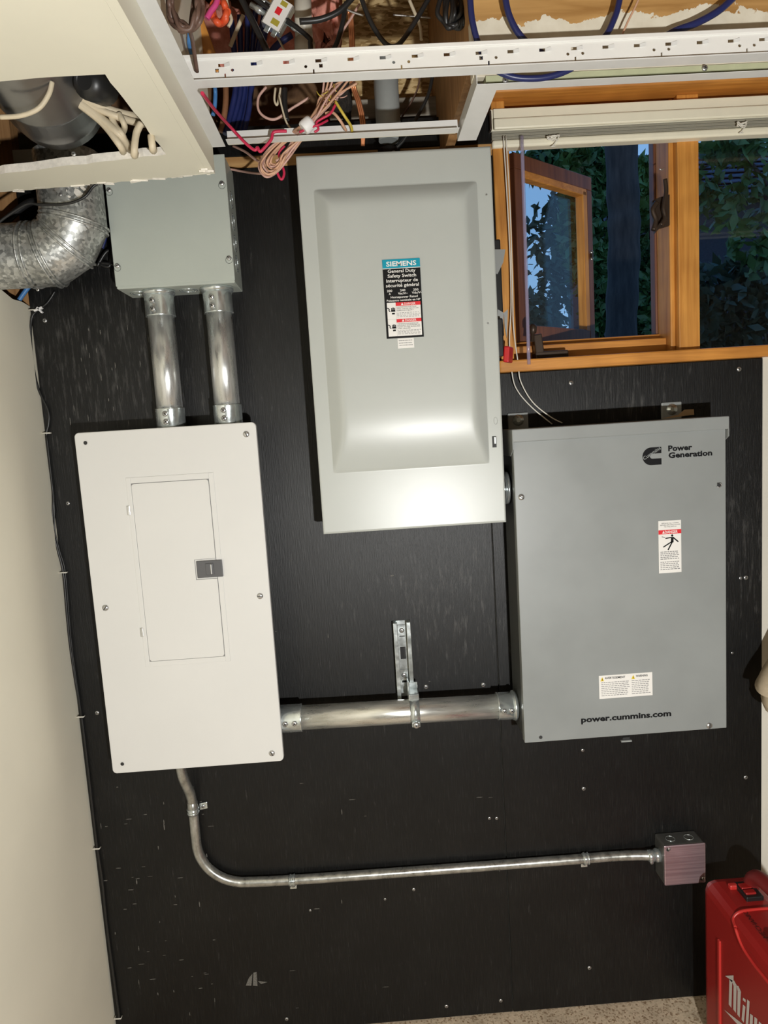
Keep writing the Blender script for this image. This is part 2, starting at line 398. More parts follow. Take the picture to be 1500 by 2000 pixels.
def screw_mesh(r, head='slot'):
    k = (r, head)
    if k not in _scr:
        b = B().use('screw')
        b.lathe((0, 0, 0), (0, -1, 0), [(0, r), (r * .25, r), (r * .45, r * .8), (r * .55, r * .3)], 14)
        b.use('slot')
        if head == 'slot': b.box(-r * .85, r * .85, -r * .57, -r * .3, -r * .13, r * .13)
        elif head == 'cross':
            b.box(-r * .6, r * .6, -r * .57, -r * .3, -r * .13, r * .13); b.box(-r * .13, r * .13, -r * .57, -r * .3, -r * .6, r * .6)
        else: b.cyl((0, -r * .3, 0), (0, -r * .57, 0), r * .3, 6)
        me = bpy.data.meshes.new('screw'); bmesh.ops.recalc_face_normals(b.bm, faces=b.bm.faces[:]); b.bm.to_mesh(me); b.bm.free()
        for q in b.mats: me.materials.append(MT[q])
        _scr[k] = me
    return _scr[k]
def screw(parent, p, r=.006, head='slot', ang=0.0, rz=0.0): return inst('screw', screw_mesh(r, head), parent, p, (0, ang, rz))
def text_into(b, body, u, v, w=None, h=None, align='C', bold=0.0, rot=0.0, frame=None):
    """adds flat lettering: centre or left edge at (u, v baseline) in the plane given by frame(u, v)"""
    cu = bpy.data.curves.new('t', 'FONT'); cu.body = body; cu.size = 1.0; cu.resolution_u = 2; cu.offset = bold
    o = bpy.data.objects.new('t', cu); COL.objects.link(o)
    dg = bpy.context.evaluated_depsgraph_get(); me = bpy.data.meshes.new_from_object(o.evaluated_get(dg))
    bpy.data.objects.remove(o); bpy.data.curves.remove(cu)
    if not me.vertices: return
    xs = [q.co.x for q in me.vertices]; x0, x1 = min(xs), max(xs)
    sy = (h / .69) if h else w / (x1 - x0)          # h = cap height
    sx = w / (x1 - x0) if w else sy
    off = -(x0 + x1) / 2 if align == 'C' else -x0
    c, s = math.cos(rot), math.sin(rot); vs = []
    for q in me.vertices:
        a, d = (q.co.x + off) * sx, q.co.y * sy
        vs.append(b.bm.verts.new(frame(u + a * c - d * s, v + a * s + d * c)))
    for p in me.polygons:
        try: f = b.bm.faces.new([vs[i] for i in p.vertices]); f.material_index = b.mi
        except ValueError: pass
    bpy.data.meshes.remove(me)
def wall_frame(Y): return lambda u, v: Vector((u, Y, v))
def rect(b, u0, u1, v0, v1, fr): b.quad(fr(u0, v0), fr(u1, v0), fr(u1, v1), fr(u0, v1))
def pxs(lst, Y=None): return [P(p[0], p[1], p[2] if len(p) > 2 else Y) for p in lst]
def wire(name, label, cat, lst, r, m, Y=None, group=None, seg=8, sub=6):
    return tag(B().tube(pxs(lst, Y), r, seg, sub).obj(name, m), label, cat, group)

# ================================================================== THE SETTING
XL, XPR = -0.716, 0.949          # left wall plane, right edge of the black plywood
def struct(o): o['kind'] = 'structure'; return o
struct(B().box(-1.4, 3.0, -4.0, .012, -.05, 0).obj('floor', 'floor'))
# back wall: drywall and masonry behind the plywood, with the window opening left free
b = B().use('offwhite')
b.box(XL, XPR, .012, .25, 0, 1.626); b.box(XPR, 3.0, .002, .25, 0, 1.626); b.box(1.5, 3.0, .002, .25, 1.626, 2.5)
b.box(XL, .336, .012, .25, 1.626, 2.17); b.box(.336, 1.5, .02, .25, 2.24, 2.5)
wall_back = struct(b.obj('wall_back', origin=(0, .1, 0)))
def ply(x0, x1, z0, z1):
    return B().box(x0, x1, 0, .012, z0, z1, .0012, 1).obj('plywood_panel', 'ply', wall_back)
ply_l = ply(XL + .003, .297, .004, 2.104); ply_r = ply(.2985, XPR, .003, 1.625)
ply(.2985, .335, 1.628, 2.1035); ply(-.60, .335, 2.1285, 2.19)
B().box(-.60, .335, .002, .012, 2.104, 2.128).obj('bare_wood_strip', 'pine_x', wall_back)
for i, (x, y, r, pn) in enumerate(((88, 626, .005, 0), (133, 983, .0045, 0), (190, 1392, .005, 0), (832, 1341, .0055, 0), (944, 1337, .0055, 0),
        (956, 1598, .004, 0), (970, 1598, .004, 0), (808, 1737, .004, 0), (978, 1954, .0045, 0), (872, 1965, .0045, 0), (560, 1990, .0045, 0), (606, 1778, .003, 0), (752, 1756, .003, 0),
        (1115, 748, .0055, 1), (1443, 721, .0055, 1), (1446, 1129, .004, 1), (1456, 1128, .0055, 1), (1140, 1540, .005, 1), (1456, 1518, .005, 1), (1151, 1890, .005, 1), (1430, 1275, .003, 1), (1138, 1465, .004, 1))):
    p = P(x, y, 0); screw((ply_l, ply_r)[pn], (p.x, 0, p.z), r, 'cross', i * .7)
# worn spots where the black paint has chipped off
b = B(); rnd = random.Random(3)
for i in range(95):
    px, py = (rnd.uniform(190, 420), rnd.uniform(1520, 1990)) if i < 55 else ((rnd.uniform(420, 980), rnd.uniform(1060, 1990)) if i < 75 else (rnd.uniform(130, 300), rnd.uniform(640, 830)))
    c = P(px, py, 0)
    if not (XL + .02 < c.x < .29): continue
    w, h = rnd.uniform(.003, .012), rnd.uniform(.0006, .0016)
    if rnd.random() < .25 or i >= 75: w, h = rnd.uniform(.0008, .0016), rnd.uniform(.004, .012)
    pts = [Vector((c.x + w * math.cos(k) * rnd.uniform(.6, 1), -.0002, c.z + h * math.sin(k) * rnd.uniform(.5, 1))) for k in [j * PI / 3 for j in range(6)]]
    b.prism(pts, (0, -1, 0), .0002)
for poly in (((480, 1925), (486, 1910), (493, 1902), (491, 1925)), ((495, 1900), (501, 1898), (503, 1926), (494, 1925)), ((504, 1916), (522, 1918), (510, 1922))):
    b.prism([P(x, y, -.0002) for x, y in poly], (0, -1, 0), .0002)
MT['chip'] = mat('bare_scuff', (.19, .18, .16), .8, c2=(.07, .068, .06), scale=(400, 400, 400))
o = b.obj('paint_scuffs', 'chip', ply_l); o['kind'] = 'stuff'
# left wall with the ragged top where the pipe passes
b = B().use('cream')
prof = [(-4, 0), (.05, 0), (.05, 1.832), (-.03, 1.840), (-.07, 1.838), (-.12, 1.850), (-.2, 1.851), (-.9, 1.86), (-.9, 2.5), (-4, 2.5)]
b.prism([(XL - .013, y, z) for y, z in prof], (1, 0, 0), .013)
wall_left = struct(b.obj('wall_left'))
for i, (x, y) in enumerate(((142, 692), (50, 878), (262, 1040), (30, 1190))):
    pass
struct(B().box(-1.4, 3.0, -4.0, .25, 2.5, 2.56).obj('ceiling', 'subfloor'))
struct(B().box(3.0, 3.06, -4.0, .25, 0, 2.5).obj('wall_right', 'offwhite'))
struct(B().box(-1.4, 3.06, -4.06, -4.0, 0, 2.5).obj('wall_front', 'offwhite'))
struct(B().box(-1.46, -1.4, -4.0, .25, 0, 2.5).obj('wall_outer_left', 'dark'))
# wooden framing in the open ceiling
struct(B().box(-1.4, XL, .013, .05, 0, 2.5).use('pine_z').obj('wall_alcove', 'pine_z'))
struct(B().box(.0, .33, .10, .13, 2.17, 2.5).obj('trim_1', 'osb')); struct(B().box(-.80, .0, .10, .13, 2.17, 2.5).obj('trim_12', 'subfloor'))                       # rim board
struct(B().box(-.02, .30, .03, .11, 2.205, 2.247, .003).obj('trim_2', 'greywood'))            # weathered sill plate
xj0, xj1 = P(730, 60, -.30).x, P(770, 60, -.30).x
struct(B().box(xj0, xj1, -1.7, -.30, 2.262, 2.5, .003).obj('trim_4', 'pine_y'))            # joist
struct(B().box(-.33, -.29, -1.7, .09, 2.30, 2.5, .003).obj('trim_5', 'pine_y'))
zg0, zg1 = P(1200, 147.0, -.436).z, P(1200, 136, -.436).z; xe = P(944, 60, -.432).x
struct(B().box(xe - .02, xe, -.4095, .10, 2.095, 2.5, .001).obj('trim_3', 'pine_z'))            # side board of the window well
struct(B().box(xe - .02, 1.6, -.432, -.410, zg1 + .0005, 2.5, .001).obj('trim_6', 'boardpaint'))      # half painted board
struct(B().box(.326, 1.6, -.045, .02, 2.24, 2.5).obj('trim_7', 'creampaint'))
t8 = struct(B().box(xe, 1.6, -.436, -.411, zg0, zg1).obj('trim_8', 'green'))
for x, y in ((987, 157), (1376, 133)):
    p = P(x, y, -.436); screw(t8, p, .0050, 'cross', .4)
p0, p1 = P(384, 45, -.25), P(412, 122, -.25)
d = (p1 - p0); struct(B().obox((p0 + p1) / 2, d, (0, 1, 0), d.cross(Vector((0, 1, 0))), d.length / 2 + .03, .02, .014, .002).obj('trim_9', 'oak_z'))
struct(B().box(-.15, .02, -.02, .09, 2.40, 2.44, .003).obj('trim_10', 'pine_x'))
struct(B().box(-.60, -.27, .0, .02, 2.19, 2.5).obj('trim_11', 'subfloor'))

# ceiling bulkhead with a hole broken into its underside
rnd = random.Random(11)
def ragged(a, c, n, amp):
    a, c = Vector(a), Vector(c); out = []
    for i in range(n):
        t = i / n; q = a.lerp(c, t)
        if i: q += Vector((rnd.uniform(-amp, amp), rnd.uniform(-amp, amp)))
        out.append(q)
    return out
Zs, Xs, Ye, th = 2.004, -.235, -.255, .014
hole = ragged((-.70, -.615), (-.304, -.625), 14, .0016) + ragged((-.304, -.625), (-.298, -.355), 12, .0016) + ragged((-.298, -.355), (-.70, -.29), 22, .003)
outer = ragged((Xs, Ye), (XL, Ye + .045), 30, .0022)
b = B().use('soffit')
def bridge_plate(z0, z1, face_mat, edge_mat):
    # the plate is split in four strips around the hole so every face stays planar
    n1, n2 = 14, 26
    near = hole[:15]; right = hole[14:27]; far = hole[26:]
    Xs = -.2482
    strips = [ [Vector((XL, -2.4)), Vector((Xs, -2.4)), Vector((Xs, -.625))] + [near[-1]] + near[:-1][::-1] + [Vector((XL, -.615))],
               [Vector((Xs, -.625)), Vector((Xs, -.355)), right[-1]] + right[:-1][::-1],
               [Vector((Xs, -.355)), Vector((Xs, Ye))] + outer[1:] + [Vector((XL, Ye + .045)), Vector((XL, -.29)), Vector((-.70, -.29))] + far[1:][::-1] + [far[0]],
               [Vector((XL, -.615)), Vector((-.70, -.615)), Vector((-.70, -.29)), Vector((XL, -.29))] ]
    for s in strips:
        lo = [b.bm.verts.new((q.x, q.y, z0)) for q in s]; hi = [b.bm.verts.new((q.x, q.y, z1)) for q in s]
        b.use(face_mat); f = b.bm.faces.new(lo); f.material_index = b.mi
        f = b.bm.faces.new(hi[::-1]); f.material_index = b.mi
        b.use(edge_mat)
        for i in range(len(s)):
            j = (i + 1) % len(s); f = b.bm.faces.new((lo[i], hi[i], hi[j], lo[j])); f.material_index = b.mi
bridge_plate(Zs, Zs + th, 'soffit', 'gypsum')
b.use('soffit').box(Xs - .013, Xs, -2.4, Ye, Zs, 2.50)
bulk = struct(b.obj('ceiling_bulkhead', origin=(Xs, -1, Zs), fix=False))
b = B().use('gypsum')
for i in range(26):
    x = rnd.uniform(-.62, -.24); y0 = Ye + .045 * (x - Xs) / (XL - Xs) + rnd.uniform(-.006, .002)
    b.obox((x, y0, Zs - .001 + rnd.uniform(0, .004)), (1, rnd.uniform(-.3, .3), 0), (0, 1, rnd.uniform(-.4, .4)), (0, 0, 1), rnd.uniform(.003, .014), .003, .0015)
for px, py in ((400, 331), (405, 335), (396, 334), (412, 334)):
    q = PZ(px, py, Zs - .001); b.obox(q, (1, rnd.uniform(-.4, .4), 0), (0, 1, .3), (0, 0, 1), .006, .006, .002)
tag(b.obj('torn_plaster_edge', None, bulk), kind='stuff')

# ------------------------------------------------------------------ window
win = struct(thing('window_1', (.6, .05, 1.626), None, None)); 
def wp(name, m, *box, bev=.003): return B().box(*box, bev).obj(name, m, win)
wp('sill', 'oak_x', .327, 1.6, -.022, .07, 1.626, 1.653, bev=.004)
wp('head', 'oak_x', .327, 1.6, -.044, .16, 2.215, 2.238)
wp('jamb', 'oak_z', .336, .366, -.005, .13, 1.653, 2.215); wp('jamb_stop', 'oak_z', .366, .385, .05, .13, 1.653, 2.215)
wp('bottom_rail', 'oak_x', .385, .75, .055, .09, 1.652, 1.690); wp('bottom_stop', 'oak_x', .385, .75, .09, .13, 1.652, 1.703)
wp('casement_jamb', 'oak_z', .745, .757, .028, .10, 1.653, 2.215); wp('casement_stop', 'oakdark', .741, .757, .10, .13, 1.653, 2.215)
wp('mullion', 'oak_z', .757, .806, .010, .15, 1.653, 2.215, bev=.002)
wp('top_rail', 'oak_x', .385, 1.6, .06, .13, 2.170, 2.215)
wp('fixed_pane', 'glass', .806, 1.6, .070, .074, 1.653, 2.215, bev=0)
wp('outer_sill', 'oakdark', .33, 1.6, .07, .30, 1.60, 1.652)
# open casement sash, hinged on the left and swung out
H, E_ = Vector((.392, .100, 0)), Vector((.645, .305, 0)); u = (E_ - H).normalized(); n = Vector((-u.y, u.x, 0)); Lw = (E_ - H).length
def sbar(name, m, a0, a1, z0, z1, t=.018, off=0.0, parent=None):
    c = H + u * ((a0 + a1) / 2) + n * off; c.z = (z0 + z1) / 2
    return B().obox(c, u, n, (0, 0, 1), (a1 - a0) / 2, t, (z1 - z0) / 2, .002).obj(name, m, parent or sash)
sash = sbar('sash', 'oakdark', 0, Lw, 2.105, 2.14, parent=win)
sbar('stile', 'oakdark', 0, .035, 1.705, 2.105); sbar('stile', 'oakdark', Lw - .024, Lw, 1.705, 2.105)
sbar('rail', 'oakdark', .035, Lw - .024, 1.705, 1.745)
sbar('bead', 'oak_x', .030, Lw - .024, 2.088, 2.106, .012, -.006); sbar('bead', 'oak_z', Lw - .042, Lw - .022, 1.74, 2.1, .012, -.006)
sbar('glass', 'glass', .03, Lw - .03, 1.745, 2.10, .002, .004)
c = H + u * (Lw - .012) - n * .02
for z in (1.93, 1.947): screw(sash, (c.x, c.y - .002, z), .004, 'cross')
B().use('bronze').obox((c.x, c.y, 1.938), u, n, (0, 0, 1), .004, .004, .006, .001).obj('keeper', None, sash)
# crank operator on the sill, lock on the jamb
b = B().use('bronze')
p = P(1075, 678, .03); b.box(p.x - .038, p.x + .04, .02, .055, 1.653, 1.672, .003)
p = P(1050, 660, .03); b.obox((p.x, .03, 1.69), (1, 0, .1), (0, 1, 0), (-.1, 0, 1), .010, .012, .022, .003)
p = P(1042, 645, .015); b.lathe(p + Vector((-.004, 0, -.026)), p + Vector((0, 0, .014)), [(0, .005), (.018, .004), (.02, .008), (.034, .009), (.04, .005)], 12)
b.obj('crank', None, win)
b = B().use('bronze'); pts = [P(x, y, .026) for x, y in ((1274, 392), (1286, 386), (1308, 380), (1308, 440), (1288, 446), (1280, 455))]
b.prism(pts, (0, 1, 0), .01); b.obj('lock_plate', None, win)
b = B().use('bronze').tube(pxs([(1299, 350), (1301, 375), (1296, 405), (1299, 425), (1290, 440)], .012), .005, 8, 5); b.tube(pxs([(1283, 395), (1275, 410), (1281, 430), (1276, 450)], .016), .006, 8, 5); b.obj('lock_lever', None, win)
wire_hook = B().tube(pxs([(1288, 330), (1293, 332), (1297, 328)], .02), .0012, 6, 4).obj('hook', 'screw', win)

# ------------------------------------------------------------------ outside
grd = struct(B().box(-14, 22, .25, 40, -.2, 1.15).obj('ground', 'grass'))
trunk = thing('garden_tree', (2.55, 2.9, 1.15), 'thick dark tree trunk standing outside the open casement', 'tree')
ct, cb = P(1213, 275, 2.9), P(1213, 655, 2.9)
def bark(t): return .098 + .004 * math.sin(t * 60) + .02 * max(0, .12 - t)
B().tube([(cb.x - .02, 2.9, 1.15), (cb.x, 2.9, cb.z), ((cb.x + ct.x) / 2 + .02, 2.9, (cb.z + ct.z) / 2), (ct.x, 2.9, ct.z), (ct.x - .02, 2.9, ct.z + 2)], .1, 18, 14, rfun=bark).obj('trunk', 'bark', trunk)
def leaves(parent, name, m, blobs, size, seed):
    r = random.Random(seed); vs = []; fs = []; base = ORG[parent.name]
    for (c, rad, nn) in blobs:
        c = Vector(c) - base
        for i in range(nn):
            while True:
                q = Vector((r.uniform(-1, 1), r.uniform(-1, 1), r.uniform(-1, 1)))
                if q.length < 1: break
            q = c + Vector((q.x * rad[0], q.y * rad[1], q.z * rad[2]))
            a = Vector((r.gauss(0, 1), r.gauss(0, 1), r.gauss(0, 1))).normalized(); k = a.orthogonal().normalized()
            k = (Matrix.Rotation(r.uniform(0, 6), 3, a) @ k); s = size * r.uniform(.6, 1.3); a = a * s; k = k * s * .42
            j = len(vs); vs += [q - a, q + k, q + a, q - k]; fs.append((j, j + 1, j + 2, j + 3))
    me = bpy.data.meshes.new(name); me.from_pydata(vs, [], fs); me.materials.append(MT[m])
    o = bpy.data.objects.new(name, me); COL.objects.link(o); o.parent = parent; ORG[o.name] = base; o['kind'] = 'stuff'; return o
def tree_at(name, label, base, blobs, m, size, seed, stem_r=.04, group=None):
    t = thing(name, base, label, 'tree', group)
    top = Vector(blobs[0][0]); B().tube([base, (Vector(base) + top) / 2 + Vector((.1, 0, 0)), top], stem_r, 10, 5, rfun=lambda s: stem_r * (1 - .6 * s)).obj('stem', 'bark', t)
    leaves(t, 'foliage', m, blobs, size, seed); return t
def bl(px, py, Y, rx, rz, n, ry=None):
    s = (Y + 1.62) / FPX; return (P(px, py, Y), (rx * s, ry or (rx * s * .5), rz * s), n)
tree_at('leafy_shrub', 'leafy green shrub left of the trunk outside the open casement', (1.9, 4.2, 1.15), [bl(1140, 430, 4.2, 50, 130, 1300), bl(1085, 318, 4.2, 85, 38, 700), bl(1150, 330, 4.2, 50, 50, 500), bl(1165, 570, 4.2, 36, 100, 700)], 'leaf', .06, 5)
tree_at('leafy_shrub', 'leafy green shrub right of the trunk outside the casement', (3.0, 4.6, 1.15), [bl(1258, 420, 4.6, 26, 110, 420), bl(1252, 335, 4.6, 30, 30, 120), bl(1260, 590, 4.6, 40, 90, 500)], 'leaf', .065, 6)
tree_at('overhanging_tree', 'thin branched tree showing against the sky through the fixed pane', (4.6, 4.0, 1.15), [bl(1440, 280, 4.0, 85, 38, 230), bl(1395, 380, 4.0, 40, 70, 110), bl(1480, 430, 4.0, 60, 110, 240)], 'leaf', .075, 8, .03)
tree_at('dark_hedge', 'dark hedge low behind the fixed window pane', (5.0, 5.5, 1.15), [bl(1440, 600, 5.5, 120, 100, 1100), bl(1340, 620, 5.5, 60, 90, 400)], 'leafdark', .09, 9)
tree_at('distant_tree', 'sparse tree against bright sky behind the open casement glass', (2.2, 7.5, 1.15), [bl(1085, 520, 7.5, 34, 130, 420), bl(1095, 430, 7.5, 26, 60, 160), bl(1035, 470, 7.5, 30, 70, 60), bl(1035, 630, 7.5, 60, 60, 600)], 'leafdark', .09, 10, .05)
hs = thing('neighbour_house', (7.5, 10.0, 1.15), 'dark neighbouring house with shingled roof beyond the garden', 'house')
e0 = P(1082, 402, 9.6); e0.x = P(1092, 380, 14.4).x; rt = P(1200, 306, 12.0)
B().box(e0.x, e0.x + 12, 10, 14, 1.15, e0.z).obj('wall', 'house', hs)
b = B()
NR = 9
for i in range(NR):
    t0, t1 = i / NR, (i + 1) / NR
    y0, y1 = 9.6 + 2.4 * t0, 9.6 + 2.4 * t1 + .05; z0, z1 = e0.z + (rt.z - e0.z) * t0, e0.z + (rt.z - e0.z) * t1
    b.prism([(e0.x - .2, y0, z0 + .03), (e0.x + 13, y0, z0 + .03), (e0.x + 13, y1, z1), (e0.x - .2, y1, z1)], (0, 0, 1), .02)
b.prism([(e0.x - .1, 9.7, e0.z), (e0.x - .1, 14.4, e0.z), (e0.x - .1, 12, rt.z)], (1, 0, 0), 13)
b.obj('roof', 'roof', hs)

# ================================================================== ELECTRICAL EQUIPMENT
def ring_mark(parent, c, nrm, r, m='screw', name='knockout', t=.0016):
    c, nrm = Vector(c), Vector(nrm).normalized(); a = nrm.orthogonal().normalized(); bb = nrm.cross(a)
    pts = [c + a * r * math.cos(k * PI / 10) + bb * r * math.sin(k * PI / 10) for k in range(21)]
    return B().tube(pts, t * .5, 6, 1).obj(name, m, parent)
# ---- grey pull box under the bulkhead
jb = thing('junction_box', (-.363, -.05, 1.84), 'square grey steel junction box half hidden under the cream bulkhead', 'junction box')
B().box(-.486, -.240, -.100, 0, 1.840, 2.095, .0015, 1).obj('body', 'greybox', jb)
cv = B().box(-.487, -.239, -.1025, -.1, 1.845, 2.096, .001, 1).obj('cover', 'greybox', jb)
for x, y in ((213, 371), (433, 358), (229, 519), (447, 504)):
    p = P(x, y, -.1025); screw(cv, p, .005, 'slot', x)
    ring_mark(cv, p + Vector((0, -.0002, -.004)), (0, 1, 0), .007, 'greydark', 'keyhole', .0008)
for k, (yy, zz) in enumerate(((-.055, 2.02), (-.055, 1.975), (-.055, 1.93), (-.055, 1.888))):
    ring_mark(jb, (-.2395, yy, zz), (1, 0, 0), .017, 'zinc'); ring_mark(jb, (-.2395, yy, zz), (1, 0, 0), .012, 'zinc')
for x in (-.455, -.349): ring_mark(jb, (x, -.05, 1.8395), (0, 0, 1), .019, 'zinc'); ring_mark(jb, (x, -.05, 1.8395), (0, 0, 1), .014, 'zinc')
# ---- two upright conduits
def sleeve(parent, p0, p1, r, sdir, m='zinc'):
    p0, p1 = Vector(p0), Vector(p1); L = (p1 - p0).length
    o = B().lathe(p0, p1, [(0, r * .98), (.001, r * 1.0), (L - .003, r), (L - .001, r * 1.02), (L, r * .97)], 28).obj('connector', m, parent)
    d = (p1 - p0).normalized()
    for t in (.34, .72):
        c = p0 + (p1 - p0) * t + Vector(sdir).normalized() * r
        ang = math.atan2(sdir[0], -sdir[1])
        screw(o, c, .0062, 'cross', t * 3, ang)
    return o
for i, (xc, lab) in enumerate(((-.411, 'left upright galvanised conduit between junction box and white breaker panel'), (-.286, 'right upright galvanised conduit between junction box and white breaker panel'))):
    c = thing('conduit', (xc, -.06, 1.53), lab, 'conduit', 'upright conduits')
    B().cyl((xc, -.06, 1.545), (xc, -.06, 1.80), .0279, 28).obj('pipe', 'emt', c)
    sleeve(c, (xc, -.06, 1.832), (xc, -.06, 1.785), .0312, (-.25, -1, 0)); sleeve(c, (xc, -.06, 1.545), (xc, -.06, 1.590), .0312, (-.1, -1, 0))
    B().lathe((xc, -.06, 1.830), (xc, -.06, 1.840), [(0, .034), (.006, .035), (.010, .035)], 28).obj('locknut', 'zinc', c)
# ---- white breaker panel
bp = thing('breaker_panel', (-.414, -.05, .779), 'white breaker panel with a closed door and grey latch', 'breaker panel')
B().box(-.588, -.240, -.090, 0, .80, 1.528, .001, 1).obj('enclosure', 'greydark', bp)
t_ = B(); rc = .010; pl = []
for cx, cz0, a0 in ((-.221 - rc, 1.548 - rc, 0), (-.608 + rc, 1.548 - rc, PI / 2), (-.608 + rc, .779 + rc, PI), (-.221 - rc, .779 + rc, 1.5 * PI)):
    pl += [Vector((cx + rc * math.cos(a0 + k * PI / 12), -.090, cz0 + rc * math.sin(a0 + k * PI / 12))) for k in range(7)]
t_.prism(pl, (0, -1, 0), .012)
bmesh.ops.recalc_face_normals(t_.bm, faces=t_.bm.faces[:])
bmesh.ops.bevel(t_.bm, geom=[e for e in t_.bm.edges if all(abs(v.co.y + .102) < 1e-5 for v in e.verts)], offset=.002, segments=2, profile=.5, affect='EDGES')
cover = t_.obj('cover', 'white', bp)
def cz(px, py, Y=-.102): q = P(px, py, Y); return q.x, q.z
ox0, ox1, oz0, oz1 = cz(263, 1100)[0], cz(433, 1100)[0], cz(282, 1303)[1], cz(330, 928)[1]
b = B().use('white')
Yf = -.1034
for (x0, x1, z0, z1) in ((ox0, ox0 + .010, oz0, oz1), (ox1 - .011, ox1, oz0, oz1), (ox0 + .010, ox1 - .011, oz1 - .013, oz1), (ox0 + .010, ox1 - .011, oz0, oz0 + .012)):
    b.box(x0, x1, Yf, -.1015, z0, z1, .0007, 2)
b.obj('door_frame', None, bp)
g = .0011; dx0, dx1, dz0, dz1 = ox0 + .010 + g, ox1 - .011 - g, oz0 + .012 + g, oz1 - .013 - g
lx0, lx1 = cz(385, 1108)[0], cz(435, 1108)[0]; lz0, lz1 = cz(410, 1127)[1], cz(410, 1094)[1]
b = B(); rr = .006; poly = []
def arc(cx, cz_, a0):
    for k in range(5): poly.append(Vector((cx + rr * math.cos(a0 + k * PI / 8), Yf + .0002, cz_ + rr * math.sin(a0 + k * PI / 8))))
arc(dx1 - rr, dz1 - rr, 0); poly.reverse(); q0 = poly[:]; poly.clear()
arc(dx0 + rr, dz1 - rr, PI / 2); a1 = poly[:]; poly.clear(); arc(dx0 + rr, dz0 + rr, PI); a2 = poly[:]; poly.clear(); arc(dx1 - rr, dz0 + rr, 1.5 * PI); a3 = poly[:]
pl = a1 + a2 + a3 + [Vector((dx1, Yf + .0002, lz0 - .004)), Vector((lx0 - .004, Yf + .0002, lz0 - .004)), Vector((lx0 - .004, Yf + .0002, lz1 + .004)), Vector((dx1, Yf + .0002, lz1 + .004))] + q0[::-1]
b.prism(pl, (0, -1, 0), .0010); b.box(lx0 - .003, dx1, -.1028, -.1018, lz0 - .003, lz1 + .003)
door = b.obj('door', 'white', bp)
B().use('lg').box(ox0 + .009, ox1 - .010, -.10215, -.1019, oz0 + .011, oz1 - .012).obj('door_gap', None, bp)
b = B().use('lg'); 
for a_, c_ in zip(pl, pl[1:] + pl[:1]): b.quad(a_ + Vector((0, .0006, 0)), c_ + Vector((0, .0006, 0)), c_ + Vector((0, .0003, 0)), a_ + Vector((0, .0003, 0)))
b.bm.free()
lt = B().box(lx0, lx1, -.1075, -.1018, lz0, lz1, .0012, 2).obj('latch', 'latchgrey', door)
xm = (lx0 + lx1) / 2
B().use('latchgrey').box(xm - .008, xm + .009, -.1105, -.107, lz0 + .006, lz1 - .006, .0012).obj('latch_thumb', None, lt)
B().box(xm + .003, xm + .0055, -.1125, -.1095, lz0 + .008, lz1 - .008, .0006).obj('latch_ridge', 'screw', lt)
for (x, y) in ((251, 997), (277, 1235)):
    p = P(x, y, -.104); h = B().box(p.x - .0035, p.x + .0035, -.1052, -.102, p.z - .010, p.z + .010, .001).use('slot'); 
    h.box(p.x - .0006, p.x + .0006, -.1055, -.1045, p.z - .009, p.z + .009); o = h.obj('hinge', 'screw', bp)
    o.data.materials.clear(); o.data.materials.append(MT['screw'])
for i, (x, y) in enumerate(((481, 848), (206, 1187), (508, 1164), (531, 1471))): screw(bp, P(x, y, -.102), .0068, 'slot', 1.2 + i)
for x, y in ((167, 865), (239, 1492)):
    p = P(x, y, -.1021); h = B().use('slot').cyl(p, p + Vector((0, -.0006, 0)), .0042, 16).obj('screw_hole', None, bp)
    ring_mark(bp, p + Vector((0, -.0006, 0)), (0, 1, 0), .0046, 'white', 'hole_rim', .001)
# ---- safety switch
ss = thing('safety_switch', (.107, -.06, 1.298), 'large grey safety switch with a bulged front and printed danger label', 'safety switch')
B().box(-.088, .303, -.118, 0, 1.302, 2.070, .0015, 1).obj('enclosure', 'grey', ss)
SX0, SX1, SZ0, SZ1, SY = -.0915, .3065, 1.298, 2.0755, -.125
BX0, BX1, BZ0, BZ1, HM = -.060, .2745, 1.428, 2.008, .024
def bulge(x, z):
    if not (BX0 < x < BX1 and BZ0 < z < BZ1): return 0.0
    tb, tt = (z - BZ0) / .135, (BZ1 - z) / .050
    hb = HM * (1 - (1 - min(tb, 1)) ** 2); ht = HM * (1 - (1 - min(tt, 1)) ** 2)
    hl, hr = (x - BX0) * .80, (BX1 - x) * .80
    vals = (hb, ht, hl, hr); k = .0022
    return max(0.0, -k * math.log(sum(math.exp(-v / k) for v in vals)) + k * .35) if min(vals) > .0004 else max(0, min(vals)) * .6
def cuts(a, c, brk, n):
    s = sorted(set([a, c] + [v + e for v in brk for e in (-.0006, .0006)] + [a + (c - a) * i / n for i in range(n + 1)])); return s
gx, gz = cuts(SX0, SX1, (BX0, BX1), 120), cuts(SZ0, SZ1, (BZ0, BZ1), 170)
b = B(); vs = [[b.bm.verts.new((x, SY - bulge(x, z), z)) for z in gz] for x in gx]
for i in range(len(gx) - 1):
    for j in range(len(gz) - 1):
        f = b.bm.faces.new((vs[i][j], vs[i + 1][j], vs[i + 1][j + 1], vs[i][j + 1])); f.smooth = True
rim = [vs[i][0] for i in range(len(gx))] + [vs[-1][j] for j in range(1, len(gz))] + [vs[i][-1] for i in range(len(gx) - 2, -1, -1)] + [vs[0][j] for j in range(len(gz) - 2, 0, -1)]
bk = [b.bm.verts.new((v.co.x, -.100, v.co.z)) for v in rim]
for i in range(len(rim)):
    j = (i + 1) % len(rim); b.bm.faces.new((rim[i], bk[i], bk[j], rim[j]))
front = b.obj('cover', 'grey', ss, fix=True)
LX0, LX1, LZ0, LZ1, LY = .0695, .1465, 1.700, 1.8575, SY - HM - .0009
FR = wall_frame(LY - .0004)
